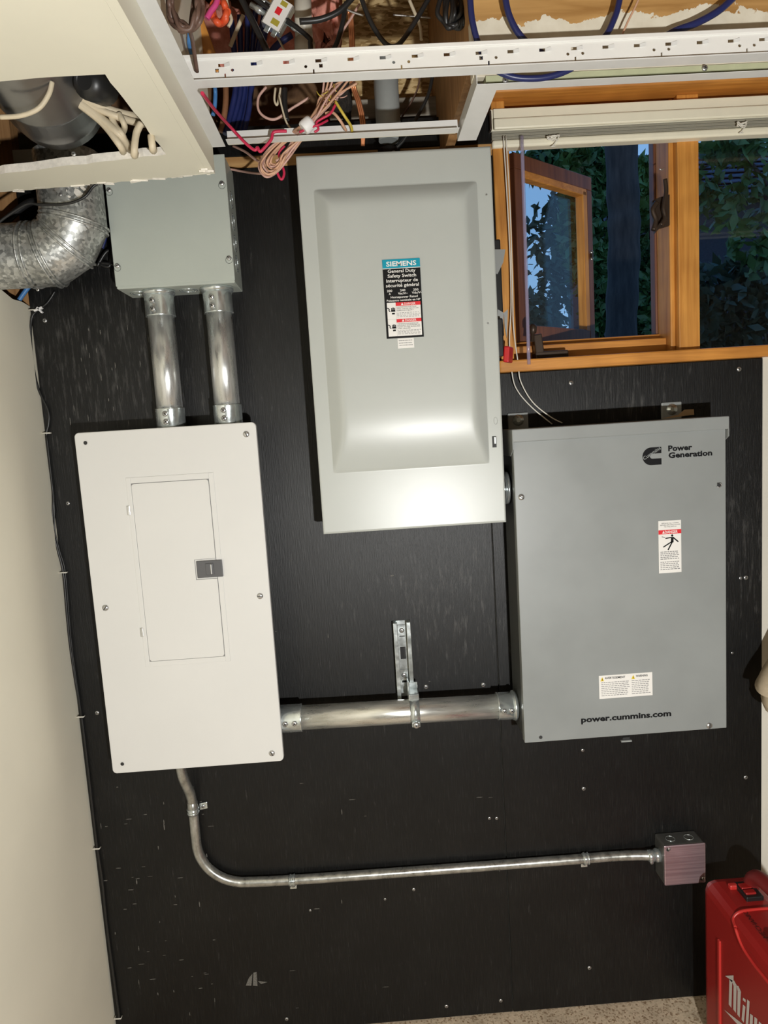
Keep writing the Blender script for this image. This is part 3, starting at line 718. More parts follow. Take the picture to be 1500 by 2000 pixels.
lab = B().box(LX0, LX1, LY, LY + .0008, LZ0, LZ1, .0003, 1).obj('label', 'lk', ss)
lw_, lh_ = LX1 - LX0, LZ1 - LZ0
U = lambda t: LX0 + lw_ * t
V = lambda t: LZ1 - lh_ * t
def flat(name, m, rects, parent, fr):
    for r in rects:
        b = B().use(m); rect(b, *r, fr); b.obj(name, None, parent, fix=False)
flat('teal_band', 'lt', [(U(0), U(1), V(.110), V(0))], lab, FR)
flat('white_field', 'lw', [(U(0), U(1), V(.118), V(.110)), (U(.055), U(.955), V(.975), V(.545))], lab, FR)
F2 = wall_frame(LY - .0007)
flat('red_band', 'lr', [(U(.29), U(.955), V(.590), V(.545)), (U(.29), U(.955), V(.800), V(.757))], lab, F2)
flat('divider_line', 'lg', [(U(.055), U(.29), V(.758), V(.7565)), (U(.288), U(.291), V(.975), V(.590))], lab, F2)
b = B().use('lw')
text_into(b, 'SIEMENS', U(.50), V(.086), w=lw_ * .80, h=lh_ * .058, bold=.025, frame=F2)
for t, v, w in (('General Duty', .168, .74), ('Safety Switch', .228, .76), ('Interrupteur de', .288, .84), ('s\u00e9curit\u00e9 g\u00e9n\u00e9ral', .348, .88)):
    text_into(b, t, U(.50), V(v), w=lw_ * w, h=lh_ * .040, bold=.015, frame=F2)
for t, u_, v, w in (('200', .10, .408, .14), ('240', .45, .408, .14), ('250', .80, .408, .14), ('A', .10, .446, .05), ('Vac/V~', .45, .446, .26), ('Vdc/V-', .82, .446, .26)):
    text_into(b, t, U(u_ + .05), V(v), w=lw_ * w, h=lh_ * .027, bold=.015, frame=F2)
text_into(b, 'Horsepower Rated', U(.53), V(.490), w=lw_ * .72, h=lh_ * .027, bold=.015, frame=F2)
text_into(b, 'Puissance nominale en HP', U(.51), V(.530), w=lw_ * .90, h=lh_ * .025, bold=.015, frame=F2)
F3 = wall_frame(LY - .0010)
for v in (.583, .793):
    text_into(b, 'DANGER', U(.67), V(v), w=lw_ * .30, h=lh_ * .030, bold=.01, frame=F3)
    b.bm.faces.new([b.bm.verts.new(F3(U(a), V(c))) for a, c in ((.43, v), (.50, v), (.465, v - .033))])
tag(b.obj('lettering', None, lab, fix=False), kind='stuff')
b = B().use('lk')
for v, t in ((.612, 'HAZARDOUS VOLTAGE'), (.634, 'WILL CAUSE DEATH OR'), (.656, 'SERIOUS INJURY.'), (.826, 'TENSION DANGEREUSE'), (.846, 'POUVANT ENTRAINER LA'), (.866, 'MORT OU DES BLESSURES'), (.886, 'TRES GRAVES')):
    text_into(b, t, U(.31), V(v), h=lh_ * .0125, w=min(.60, .031 * len(t)) * lw_, align='L', frame=F3)
tag(b.obj('warning_lettering', None, lab, fix=False), kind='stuff')
b = B().use('lg')
for v, w in ((.682, .58), (.699, .62), (.716, .56), (.733, .60), (.906, .60), (.922, .54), (.938, .58), (.953, .60)):
    x = .31
    while x < .31 + w:
        s = random.uniform(.03, .09); rect(b, U(x), U(min(x + s, .94)), V(v), V(v - .005), F3); x += s + .02
tag(b.obj('fine_print', None, lab, fix=False), kind='stuff')
b = B().use('lk')
for v in (.655, .870):      # hand with spark pictogram
    for k in range(4): rect(b, U(.165 + k * .027), U(.185 + k * .027), V(v - .012), V(v - .05 + abs(k - 1.5) * .006), F3)
    rect(b, U(.160), U(.270), V(v + .006), V(v - .014), F3); rect(b, U(.180), U(.255), V(v + .040), V(v + .018), F3)
    for a, c in (((.06, v - .045), (.115, v - .028)), ((.115, v - .028), (.10, v - .008)), ((.10, v - .008), (.14, v + .004))):
        p, q = Vector((U(a[0]), 0, V(a[1]))), Vector((U(c[0]), 0, V(c[1]))); d = (q - p).normalized(); nn = Vector((-d.z, 0, d.x)) * .0009
        b.quad(*[w_ + Vector((0, LY - .0010, 0)) for w_ in (p - nn, q - nn, q + nn, p + nn)])
tag(b.obj('pictograms', None, lab, fix=False), kind='stuff')
st = B().box(.0915, .1255, LY + .0004, LY + .0008, 1.679, 1.6995, .0002, 1).obj('small_sticker', 'lw', ss)
b = B().use('lg'); fr = wall_frame(LY + .0002)
for z in (1.694, 1.689, 1.6845):
    x = .094
    while x < .121: s = random.uniform(.001, .004); rect(b, x, min(x + s, .1225), z, z + .0014, fr); x += s + .0008
tag(b.obj('fine_print', None, st, fix=False), kind='stuff')
# catch on the right edge of the cover
p = P(965, 862, SY); b = B().use('slot').box(p.x - .004, p.x + .005, SY - .0006, SY + .001, p.z - .013, p.z + .011, .0004)
b.use('zinc').box(p.x - .0005, p.x + .004, SY - .004, SY, p.z - .006, p.z + .010, .001); b.obj('catch', None, ss)
p = P(968, 822, SY); b = B(); pts = [p + Vector((.004 * math.cos(k * PI / 8), -.0003, .0075 * math.sin(k * PI / 8))) for k in range(17)]
b.tube(pts, .0006, 6, 1).obj('slot_emboss', 'grey', ss)
for x, y in ((953, 631), (950, 380)):
    p = P(x, y, SY); B().lathe(p, p + Vector((0, -.001, 0)), [(0, .0022), (.001, .0014)], 10).obj('rivet', 'screw', ss)
# side handle
hd = B().use('black').box(.303, .330, -.075, -.035, 1.700, 1.905, .003); hd.box(.306, .322, -.105, -.04, 1.655, 1.735, .003)
hd = hd.obj('handle_arm', None, ss)
Yb = -.078
for poly in (((966, 487), (987, 487), (983, 512), (972, 535), (966, 534)), ((972, 604), (984, 611), (982, 640), (972, 648)), ((984, 611), (992, 604), (990, 660), (986, 640))):
    B().use('greytape').prism([P(x, y, Yb) for x, y in poly], (0, 1, 0), .003).obj('handle_bracket', None, hd)
pg = P(994, 692, -.105); B().use('red').obox((pg.x, -.098, pg.z), (1, -.5, -.15), (.5, 1, 0), (.1, 0, 1), .0065, .018, .017, .003).obj('handle_grip', None, hd)
# ---- grey transfer switch
ts = thing('transfer_switch', (.557, -.07, .795), 'grey transfer switch cabinet with black lettering and white warning labels', 'electrical cabinet')
TX0, TX1, TZ0, TZ1, TY = .3255, .7870, .7955, 1.480, -.138
B().box(TX0 + .003, TX1 - .003, -.130, -.012, TZ0 + .004, 1.478, .0015, 1).obj('enclosure', 'greydark', ts)
cvr = B().box(TX0, TX1, TY, -.118, TZ0, TZ1, .0015, 2).obj('cover', 'greyats', ts)
lid = B().box(.3225, .7905, -.147, -.005, 1.470, 1.4975, .002, 2).obj('lid', 'greyats', ts)
for x in (.3228, .7885):
    b = B(); b.prism([(x, -.1465, 1.472), (x, -.1465, 1.455), (x, -.120, 1.440), (x, -.02, 1.440), (x, -.02, 1.472)], (1, 0, 0), .0016); b.obj('drip_flange', 'greyats', lid)
for (px, py) in ((1012, 818), (1312, 797)):
    p = P(px, py, -.006); ear = B().box(p.x - .024, p.x + .024, -.006, 0, p.z - .04, p.z + .014, .0025).obj('mounting_ear', 'greyats', ts)
    B().lathe((p.x, -.006, p.z - .003), (p.x, -.010, p.z - .003), [(0, .013), (.0015, .013), (.0016, .006), (.004, .005)], 16).obj('washer', 'zinc', ear)
for k, (x, y, r) in enumerate(((1018, 971, .0068), (1385, 1417, .0068))): screw(ts, P(x, y, TY), r, 'slot', .6 + k)
for x, y in ((1056, 1440),):
    p = P(x, y, TY - .0002); B().use('slot').cyl(p, p + Vector((0, -.0006, 0)), .004, 14).obj('screw_hole', None, ts)
p = P(1404, 947, TY); b = B().use('slot').box(p.x - .004, p.x + .005, TY - .0006, TY, p.z - .004, p.z + .005, .0004); b.use('screw').tube([p + Vector((-.005, -.002, -.003)), p + Vector((0, -.003, -.005)), p + Vector((.005, -.002, 0)), p + Vector((.001, -.003, .004))], .0011, 6, 5); b.obj('seal_clip', None, ts)
p = P(1222, 1440, TY); b = B().use('greyats').box(p.x - .012, p.x + .012, TY - .006, TY, p.z - .009, p.z - .005, .0008); b.use('slot').box(p.x - .008, p.x + .008, TY - .003, TY - .0005, p.z - .006, p.z + .001); b.obj('hasp_tab', None, ts)
FT = wall_frame(TY - .0003)
def up(px, py): q = P(px, py, TY); return q.x, q.z
b = B().use('ink')
x0, z0 = up(1305, 881); x1, _ = up(1352, 879); text_into(b, 'Power', x0, z0, w=x1 - x0, h=.0112, align='L', bold=.04, frame=FT)
x0, z0 = up(1305.5, 894.5); x1, _ = up(1391, 889); text_into(b, 'Generation', x0, z0, w=x1 - x0, h=.0112, align='L', bold=.04, frame=FT)
x0, z0 = up(1135, 1411); x1, _ = up(1311, 1403); text_into(b, 'power.cummins.com', x0, z0, w=x1 - x0, h=.0125, align='L', bold=.04, frame=FT)
tag(b.obj('lettering', None, cvr, fix=False), kind='stuff')
b = B().use('ink'); xr, zt = up(1291.5, 872.6); xl, zb = up(1255, 909.6); zc = (zt + zb) / 2; R = (zt - zb) / 2; cxm = xl + R
NS = 20; ro = [Vector((cxm + R * math.cos(PI / 2 + PI * k / NS), 0, zc + R * math.sin(PI / 2 + PI * k / NS))) for k in range(NS + 1)]
ri_ = R * .285; cxi = xl + R * 1.15; ri = [Vector((cxi + ri_ * math.cos(PI / 2 + PI * k / NS), 0, zc + ri_ * math.sin(PI / 2 + PI * k / NS))) for k in range(NS + 1)]
ro = [Vector((xr, 0, zt))] + ro + [Vector((xr, 0, zb))]; ri = [Vector((xr, 0, zc + ri_))] + ri + [Vector((xr, 0, zc - ri_))]
yv = Vector((0, TY - .0003, 0))
for k in range(len(ro) - 1): b.quad(ro[k] + yv, ri[k] + yv, ri[k + 1] + yv, ro[k + 1] + yv)
logo = b.obj('emblem', None, cvr, fix=False)
b = B().use('greyats'); xa, za = up(1257, 898); xb, zb2 = up(1290, 876); rot = math.atan2(zb2 - za, xb - xa)
text_into(b, 'Cummins', xa + .001, za - .001, w=math.hypot(xb - xa, zb2 - za), h=.0075, align='L', bold=.01, rot=rot, frame=wall_frame(TY - .0006)); tag(b.obj('emblem_lettering', None, logo, fix=False), kind='stuff')
# danger label
x0, z1 = up(1285.5, 1018); x1, z0 = up(1331, 1117); w_, h_ = x1 - x0, z1 - z0
dl = B().box(x0, x1, TY - .0006, TY, z0, z1, .0002, 1).obj('danger_label', 'lw', ts)
U2 = lambda t: x0 + w_ * t
V2 = lambda t: z1 - h_ * t
F1 = wall_frame(TY - .0009); F2 = wall_frame(TY - .0012)
flat('red_band', 'lr', [(U2(0), U2(1), V2(.255), V2(.175))], dl, F1)
b = B().use('lw'); text_into(b, 'DANGER', U2(.56), V2(.240), w=w_ * .56, h=h_ * .05, bold=.02, frame=F2)
b.bm.faces.new([b.bm.verts.new(F2(U2(a), V2(c))) for a, c in ((.16, .240), (.27, .240), (.215, .185))]); tag(b.obj('danger_lettering', None, dl, fix=False), kind='stuff')
b = B().use('lk')
for t, v, w in (('REPLACE ALL COVERS', .058, .76), ('BEFORE APPLYING POWER', .092, .88), ('TO THE SWITCH', .126, .54)): text_into(b, t, U2(.52), V2(v), w=w_ * w, h=h_ * .020, frame=F1)
def stick(a, c, wd):
    p, q = Vector((U2(a[0]), 0, V2(a[1]))), Vector((U2(c[0]), 0, V2(c[1]))); d = (q - p).normalized(); nn = Vector((-d.z, 0, d.x)) * wd
    yy = Vector((0, TY - .0009, 0)); b.quad(p - nn + yy, q - nn + yy, q + nn + yy, p + nn + yy)
for a, c, wd in (((.60, .315), (.60, .42), .0030), ((.60, .40), (.20, .50), .0013), ((.60, .41), (.41, .56), .0014), ((.64, .325), (.87, .415), .0014), ((.58, .325), (.30, .335), .0012), ((.28, .318), (.14, .300), .0006)): stick(a, c, wd)
cc = Vector((U2(.60), TY - .0009, V2(.288))); b.bm.faces.new([b.bm.verts.new(cc + Vector((.0026 * math.cos(k * PI / 6), 0, .0026 * math.sin(k * PI / 6)))) for k in range(12)])
tag(b.obj('pictogram_and_print', None, dl, fix=False), kind='stuff')
b = B().use('lg')
for v in (.600, .634, .668, .702, .736, .795, .830, .865, .900, .935):
    x = .07
    while x < .86: s = random.uniform(.05, .14); rect(b, U2(x), U2(min(x + s, .93)), V2(v), V2(v - .014), F1); x += s + .03
tag(b.obj('fine_print', None, dl, fix=False), kind='stuff')
# bilingual warning label
x0, z1 = up(1169.5, 1320); x1, z0 = up(1274.5, 1357.5); w_, h_ = x1 - x0, z1 - z0
wl_ = B().box(x0, x1, TY - .0006, TY, z0, z1, .0002, 1).obj('warning_label', 'lw', ts)
b = B().use('lk'); text_into(b, 'AVERTISSEMENT', U2(.30), V2(.16), w=w_ * .38, h=h_ * .085, bold=.02, frame=F1); text_into(b, 'WARNING', U2(.80), V2(.16), w=w_ * .22, h=h_ * .085, bold=.02, frame=F1); tag(b.obj('lettering', None, wl_, fix=False), kind='stuff')
b = B().use('ly')
for c in (.06, .64): b.bm.faces.new([b.bm.verts.new(F1(U2(a), V2(d))) for a, d in ((c - .035, .24), (c + .035, .24), (c, .06))])
tag(b.obj('warning_triangles', None, wl_, fix=False), kind='stuff')
b = B().use('lk')
for c in (.06, .64): rect(b, U2(c - .004), U2(c + .004), V2(.22), V2(.13), F2)
tag(b.obj('triangle_marks', None, wl_, fix=False), kind='stuff')
b = B().use('lg')
for k in range(8):
    v = .32 + k * .08
    for a, c in ((.04, .58), (.61, .97)):
        x = a
        while x < c - .05: s = random.uniform(.02, .06); rect(b, U2(x), U2(min(x + s, c)), V2(v), V2(v - .025), F1); x += s + .012
tag(b.obj('fine_print', None, wl_, fix=False), kind='stuff')
tg = pxs([(1290, 818), (1325, 810), (1337, 800), (1355, 799), (1356, 810), (1338, 812), (1322, 815)], -.03)
tag(B().prism(tg, (0, 1, 0), .0008).obj('paper_tag', 'tagpaper'), 'small manila paper tag tucked behind the grey transfer switch top', 'tag')
# ---- conduits between the boxes
nip = thing('conduit_nipple', (.315, -.065, 1.33), 'short round nipple joining the safety switch to the transfer switch', 'conduit')
B().use('zinc').lathe((.3068, -.062, 1.367), (.3255, -.062, 1.367), [(0, .036), (.005, .037), (.0055, .031), (.012, .031), (.0125, .037), (.0187, .037)], 28).obj('nipple', None, nip)
ring_mark(nip, (.3145, -.065, 1.367), (1, 0, 0), .0312, 'black', 'gasket', .002)
hc = thing('conduit', (.05, -.06, .826), 'thick horizontal galvanised conduit joining white panel to grey transfer switch', 'conduit')
B().cyl((-.225, -.06, .862), (.326, -.06, .853), .0279, 30).obj('pipe', 'emt_h', hc)
sleeve(hc, (-.232, -.06, .8622), (-.176, -.06, .8612), .0318, (0, -1, 0)); sleeve(hc, (.324, -.06, .853), (.279, -.06, .8538), .0318, (0, -1, 0))
B().lathe((.316, -.06, .853), (.3285, -.06, .853), [(0, .034), (.006, .035), (.008, .031), (.0125, .031)], 28).obj('locknut', 'zinc', hc)
sc_ = thing('strut_channel', (.07, -.01, .872), 'short slotted steel strut channel screwed above the horizontal conduit', 'strut channel')
b = B().use('zinc'); X0, X1, Z0, Z1 = .0495, .0905, .872, 1.060
xc = (X0 + X1) / 2; zs = [Z0, .912, .944, .966, .998, 1.018, 1.044, Z1]
for z0, z1, hole_ in ((Z0, .906, 0), (.906, .930, 1), (.930, .965, 0), (.965, .995, 1), (.995, 1.020, 0), (1.020, 1.046, 1), (1.046, Z1, 0)):
    if not hole_: b.box(X0, X1, -.0025, 0, z0, z1)
    else:
        b.box(X0, xc - .0065, -.0025, 0, z0, z1); b.box(xc + .0065, X1, -.0025, 0, z0, z1)
b.box(X0, X0 + .0025, -.021, 0, Z0, Z1); b.box(X1 - .0025, X1, -.021, 0, Z0, Z1)
b.box(X0, X0 + .0095, -.0235, -.021, Z0, Z1, .0008); b.box(X1 - .0095, X1, -.0235, -.021, Z0, Z1, .0008); b.box(X0 + .0075, X0 + .0095, -.0215, -.015, Z0, Z1); b.box(X1 - .0095, X1 - .0075, -.0215, -.015, Z0, Z1)
b.obj('channel', None, sc_)
for (px, py) in ((784.5, 1231), (789, 1318)):
    p = P(px, py, -.004); w = B().box(p.x - .0105, p.x + .0105, -.0045, -.0025, p.z - .014, p.z + .014, .001).obj('washer_plate', 'zinc', sc_)
    screw(w, (p.x, -.0045, p.z), .006, 'hex')
cl = thing('pipe_clamp', (.086, -.06, .82), 'bolted steel clamp holding the horizontal conduit below the strut', 'pipe clamp')
B().lathe((.0755, -.06, .857), (.0965, -.06, .857), [(0, .0305), (.0, .0335), (.021, .0335), (.021, .0305)], 28, False, False).obj('band', 'zinc', cl)
b = B().use('zinc').box(.074, .098, -.072, -.020, .886, .902, .002); b.box(.0735, .078, -.045, -.018, .880, .922, .001); b.box(.074, .0985, -.028, -.022, .88, .915, .001); b.obj('hook', None, cl)
b = B().use('zinc').box(.0765, .0955, -.099, -.080, .834, .846, .0015).obj('lug', None, cl); screw(cl, (.0862, -.0985, .839), .0075, 'hex')
# ---- thin conduit run
em = thing('conduit', (-.1, -.02, .41), 'thin bent steel conduit running from the white panel to the small square box', 'conduit')
pts = [(-.470, -.050, .7985), (-.470, -.050, .752), (-.467, -.040, .715), (-.4625, -.022, .675), (-.4615, -.016, .640), (-.4615, -.016, .59), (-.4615, -.016, .545)]
R_ = .112
for k in range(1, 9): a = k * PI / 18; pts.append((-.4615 + R_ * (1 - math.cos(a)), -.016, .545 - R_ * math.sin(a)))
pts += [(-.3495, -.016, .4325), (-.25, -.016, .4285), (-.05, -.016, .426), (.20, -.016, .424), (.45, -.016, .4225), (.55, -.016, .4225), (.61, -.020, .4235), (.655, -.027, .424)]
pts = [(-.4615 + (x + .4615), y, z) for x, y, z in pts]
B().tube(pts, .0117, 18, 5).obj('pipe', 'emt_s', em)
B().lathe((-.4615, -.0165, .652), (-.4615, -.0162, .618), [(0, .0117), (.001, .0126), (.033, .0126), (.034, .0117)], 18).obj('coupling', 'emt_s', em)
def strap(p, along, ear):
    p, along, ear = Vector(p), Vector(along), Vector(ear)
    t = B().use('zinc')
    for s in (-.0055, .0035): t.lathe(p + along * s, p + along * (s + .0042), [(0, .0135), (.001, .0148), (.0032, .0148), (.0042, .0135)], 20)
    t.lathe(p - along * .008, p + along * .008, [(0, .0132), (.016, .0132)], 20)
    c = p + ear * .022; c.y = -.002; t.obox(c, ear, (0, 1, 0), along, .010, .0018, .0085, .0015)
    o = t.obj('strap', None, em); screw(o, (c.x, -.004, c.z), .0048, 'cross'); return o
strap((-.4615, -.0163, .628), (0, 0, 1), (1, 0, .15)); p = P(571, 1727, -.016); strap((p.x, -.016, .4275), (1, 0, 0), (0, 0, -1)); p = P(1144, 1682, -.016); strap((p.x, -.016, .4225), (1, 0, 0), (0, 0, -1))
cn = B().lathe((.645, -.0275, .4235), (.674, -.027, .424), [(0, .0125), (.002, .0145), (.014, .0145), (.015, .0125), (.020, .0165), (.029, .0165)], 18).obj('connector', 'zinc', em)
screw(cn, (.652, -.036, .412), .005, 'slot')
sb = thing('square_box', (.725, -.027, .362), 'small square steel outlet box with a pinkish blank cover above the toolbox', 'junction box')
B().box(.674, .776, -.054, 0, .362, .465, .004, 2).obj('body', 'steeldark', sb)
cvp = B().box(.6745, .7765, -.0565, -.0535, .3615, .4655, .0025, 2).obj('cover', 'pinkmetal', sb)
for x, z in ((.684, .4555), (.767, .372)):
    B().use('slot').cyl((x, -.0564, z), (x, -.057, z), .0042, 12).obj('screw_notch', None, cvp); screw(cvp, (x + .003, -.0566, z + .002), .0036, 'slot', 1.0)
for x in (.702, .748): ring_mark(sb, (x, -.028, .4656), (0, 0, 1), .011, 'zinc')
# ---- thin black cable stapled down the corner
cb_ = thing('corner_cable', (-.68, -.006, .05), 'thin black cable stapled down the corner by the left wall', 'cable')
CY = -.005
B().tube(pxs([(108, 568), (92, 592), (72, 607), (62, 622), (60, 660), (66, 720), (76, 762), (94, 802), (95, 828), (91, 850), (97, 905), (104, 965), (103, 1030), (113, 1075), (124, 1120), (131, 1200), (137, 1260), (149, 1340), (160, 1402), (172, 1500), (188, 1640), (200, 1720), (208, 1800), (222, 1905), (234, 1992)], CY), .0028, 8, 5).obj('sheath', 'blackcable', cb_)
B().tube(pxs([(91, 850), (100, 930), (106, 990), (107, 1035), (117, 1078), (128, 1122), (140, 1260), (160, 1402)], CY - .002), .0016, 8, 5).obj('second_strand', 'blackcable', cb_)
for x, y in ((66, 606), (92, 846), (124, 1118), (158, 1399), (189, 1656), (231, 1987)):
    p = P(x, y, CY); big = 1.0
    B().tube([(p.x - .008, 0, p.z + .0005), (p.x - .008, -.010, p.z + .0005), (p.x + .008, -.010, p.z), (p.x + .008, 0, p.z)], .0015, 6, 1).obj('staple', 'cord', cb_)
p = P(75, 604, -.006); B().use('tape').obox(p, (1, 0, .35), (0, 1, 0), (-.35, 0, 1), .010, .004, .0025, .001).obox(p + Vector((.003, 0, -.002)), (1, 0, -1.2), (0, 1, 0), (1.2, 0, 1), .008, .004, .0022, .001).obj('cable_clip', None, cb_)

# ================================================================== CEILING GRID
GZ = 2.05
def tee_web(b, x0, x1, y, z0, z1, holes, th=.0012):
    """thin sheet in the XZ plane with real rectangular and round openings"""
    xs = sorted(set([x0, x1] + [h[0] for h in holes] + [h[1] for h in holes])); zs = sorted(set([z0, z1] + [h[2] for h in holes] + [h[3] for h in holes]))
    xs = [v for i, v in enumerate(xs) if i == 0 or v - xs[i - 1] > 1e-6]
    for i in range(len(xs) - 1):
        cx = (xs[i] + xs[i + 1]) / 2; here = [h for h in holes if h[0] - 1e-9 < cx < h[1] + 1e-9]
        zz = sorted(set([z0, z1] + [h[2] for h in here] + [h[3] for h in here]))
        for j in range(len(zz) - 1):
            cz_ = (zz[j] + zz[j + 1]) / 2; hh = [h for h in here if h[2] < cz_ < h[3]]
            if hh and hh[0][4] == 'rect': continue
            for yy in (y, y + th):
                if hh:
                    h = hh[0]; c = Vector(((h[0] + h[1]) / 2, yy, (h[2] + h[3]) / 2)); rr = (h[1] - h[0]) * .46; n = 16
                    sq = []
                    for k in range(n):
                        a = 2 * PI * k / n; ca, sa = math.cos(a), math.sin(a); m_ = max(abs(ca), abs(sa)); sq.append(c + Vector((ca / m_ * (h[1] - h[0]) / 2, 0, sa / m_ * (h[3] - h[2]) / 2)))
                    ci = [c + Vector((math.cos(2 * PI * k / n) * rr, 0, math.sin(2 * PI * k / n) * rr)) for k in range(n)]
                    for k in range(n): b.quad(sq[k], sq[(k + 1) % n], ci[(k + 1) % n], ci[k])
                else: b.quad((xs[i], yy, zz[j]), (xs[i + 1], yy, zz[j]), (xs[i + 1], yy, zz[j + 1]), (xs[i], yy, zz[j + 1]))
tee = thing('ceiling_tee', (.4, -.49, GZ), 'long white slotted ceiling grid tee crossing in front of the open ceiling', 'ceiling grid')
TYy = -.490; holes = []
xA = P(440, 150, TYy).x; stepA = (P(1459, 85, TYy).x - xA) / 6; xB = P(437, 142, TYy).x; stepB = (P(1492, 72, TYy).x - xB) / 17
tabs = []
for k in range(-1, 10):
    x = xA + stepA * k; holes.append((x - .0012, x + .0012, GZ + .002, GZ + .0135, 'rect'))
    for s in (-1, 1): holes.append((x + s * .0115 - .0026, x + s * .0115 + .0026, GZ + .0150, GZ + .0202, 'round'))
for k in range(-1, 26):
    x = xB + stepB * k; holes.append((x - .0075, x + .0015, GZ + .0225, GZ + .0275, 'rect')); tabs.append(x)
holes = [h for h in holes if h[0] > -.22 and h[1] < 1.4]
b = B().use('tee'); tee_web(b, -.2335, 1.4, TYy, GZ + .001, GZ + .0345, holes); b.obj('web', None, tee, fix=False)
B().box(-.2335, 1.4, TYy - .0028, TYy + .004, GZ + .034, GZ + .041, .0012, 2).obj('top_bulb', 'tee', tee)
B().box(-.2335, 1.4, TYy - .0115, TYy + .0125, GZ - .0004, GZ + .0012).obj('flange', 'teegrey', tee)
tm = None
for x in tabs:
    if x < -.2 or x > 1.38: continue
    if tm is None:
        o = B().use('teegrey').obox((x + .006, TYy - .0010, GZ + .025), (1, -.22, .12), (.22, 1, 0), (0, 0, 1), .0042, .0006, .0025).obj('tab', None, tee); tm = (o, x)
    else:
        o = bpy.data.objects.new('tab', tm[0].data); COL.objects.link(o); o.parent = tee; o.location = (x - tm[1], 0, 0)
def angle(label, pts):
    b = B().use('teegrey')
    for p in pts: b.box(*p)
    return tag(b.obj('wall_angle'), label, 'ceiling trim')
angle('white metal wall angle along the right side of the cream bulkhead', [(-.2349, -.211, -2.3, -.258, GZ - .0008, GZ), (-.2349, -.2337, -2.3, -.258, GZ, GZ + .022)])
a1 = angle('thin white metal wall angle hanging above the grey safety switch', [(-.205, .218, -.288, -.266, GZ - .0008, GZ), (-.205, .218, -.2672, -.266, GZ, GZ + .022)])
o = B().box(-.205, .215, -.264, -.257, GZ + .002, GZ + .020).obj('furring_strip', 'creampaint'); tag(o, 'narrow pale strip behind the thin white wall angle above the safety switch', 'strip')
xw = PZ(966, 184, GZ).x; yw = PZ(1200, 152, GZ).y; y2 = PZ(1200, 171, GZ).y
angle('white metal wall angle returning toward the window beside the blind', [(.2225, xw, -.447, -.229, GZ - .0008, GZ), (.2225, .2237, -.447, -.229, GZ, GZ + .022)])
angle('white metal wall angle running right above the cream window blind', [(xw, 1.4, -.447, -.425, GZ - .0008, GZ), (xw, 1.4, -.4262, -.425, GZ, GZ + .008)])

# ================================================================== WINDOW BLIND
bd = thing('window_blind', (.9, 0, 2.11), 'cream horizontal window blind drawn fully up under the window head', 'window blind')
B().box(.333, 1.55, -.006, .030, 2.150, 2.197, .002).obj('headrail', 'blind', bd)
B().box(.339, 1.55, -.013, -.008, 2.173, 2.195, .0018).obj('valance_strip', 'blind', bd)
B().box(.338, 1.55, -.020, -.010, 2.150, 2.1725, .003).obj('valance_strip', 'blind', bd)
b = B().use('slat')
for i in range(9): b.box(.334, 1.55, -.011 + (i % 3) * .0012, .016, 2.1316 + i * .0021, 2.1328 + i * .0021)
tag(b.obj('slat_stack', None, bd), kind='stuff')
B().box(.334, 1.55, -.012, .017, 2.1145, 2.131, .005, 3).obj('bottom_rail', 'blind', bd)
B().box(.329, .3335, -.018, .03, 2.150, 2.19, .001).obj('end_bracket', 'bronze', bd)
for cp in (((983, 266), (990, 380), (996, 500), (998, 600), (995, 668), (1001, 735), (1012, 765), (1038, 795), (1068, 820), (1078, 828, -.0025)), ((988, 266), (996, 400), (1001, 560), (1003, 640), (1012, 710), (1017, 745), (1040, 785), (1075, 814), (1098, 826, -.0025))):
    B().tube(pxs(cp, -.018), .0014, 6, 6).obj('pull_cord', 'cord', bd)
B().tube(pxs([(1019, 266), (1026, 480), (1033, 712)], -.022), .0042, 10, 4).obj('tilt_wand', 'clear', bd)
rnd = random.Random(5)
for (px, py) in ((1079, 269), (1446, 243)):
    pts = [P(px + 15 * math.cos(k * 1.9) * rnd.uniform(.4, 1), py + 7 * math.sin(k * 2.3 + .5) * rnd.uniform(.5, 1), -.022 + rnd.uniform(-.004, .004)) for k in range(14)]
    pts += [P(px + 4, py + 12, -.02), P(px - 2, py + 17, -.02), P(px + 6, py + 16, -.022)]
    B().tube(pts, .0011, 6, 5).obj('cord_knot', 'cord', bd)

# ================================================================== DUCTS
el = thing('duct_elbow', (-.60, -.12, 1.84), 'galvanised duct elbow turning left beside the junction box', 'duct')
Rd, xv, zh, yv_ = .063, -.549, 1.910, -.128
segs = [((xv, yv_, 2.12), (xv, yv_, 2.000))]
Rb = .078; cxx, czz = xv - Rb, zh + Rb
aa = [0, PI / 6, PI / 3, PI / 2]; ptsb = [Vector((cxx + Rb * math.cos(a), yv_, czz - Rb * math.sin(a))) for a in (0, PI / 12, PI / 4, 5 * PI / 12, PI / 2)]
chain = [Vector((xv, yv_, 2.10)), Vector((xv, yv_, czz + .006))]
k_ = Rb / math.cos(PI / 12)
chain += [Vector((cxx + k_ * math.cos(a), yv_, czz - k_ * math.sin(a))) for a in (PI / 12, PI / 4, 5 * PI / 12)] + [Vector((cxx - .012, yv_, zh)), Vector((-1.3, yv_, zh))]
def mitre_ring(b, i, r, seg=36):
    p = chain[i]; d0 = (chain[i] - chain[i - 1]).normalized() if i else (chain[1] - chain[0]).normalized(); d1 = (chain[i + 1] - chain[i]).normalized() if i < len(chain) - 1 else d0
    nrm = (d0 + d1).normalized(); side = Vector((0, 1, 0)); upv = d0.cross(side); out = []
    for k in range(seg):
        q = p + (side * math.cos(2 * PI * k / seg) + upv * math.sin(2 * PI * k / seg)) * r
        q = q - d0 * ((q - p).dot(nrm) / d0.dot(nrm)); out.append(b.bm.verts.new(q))
    return out
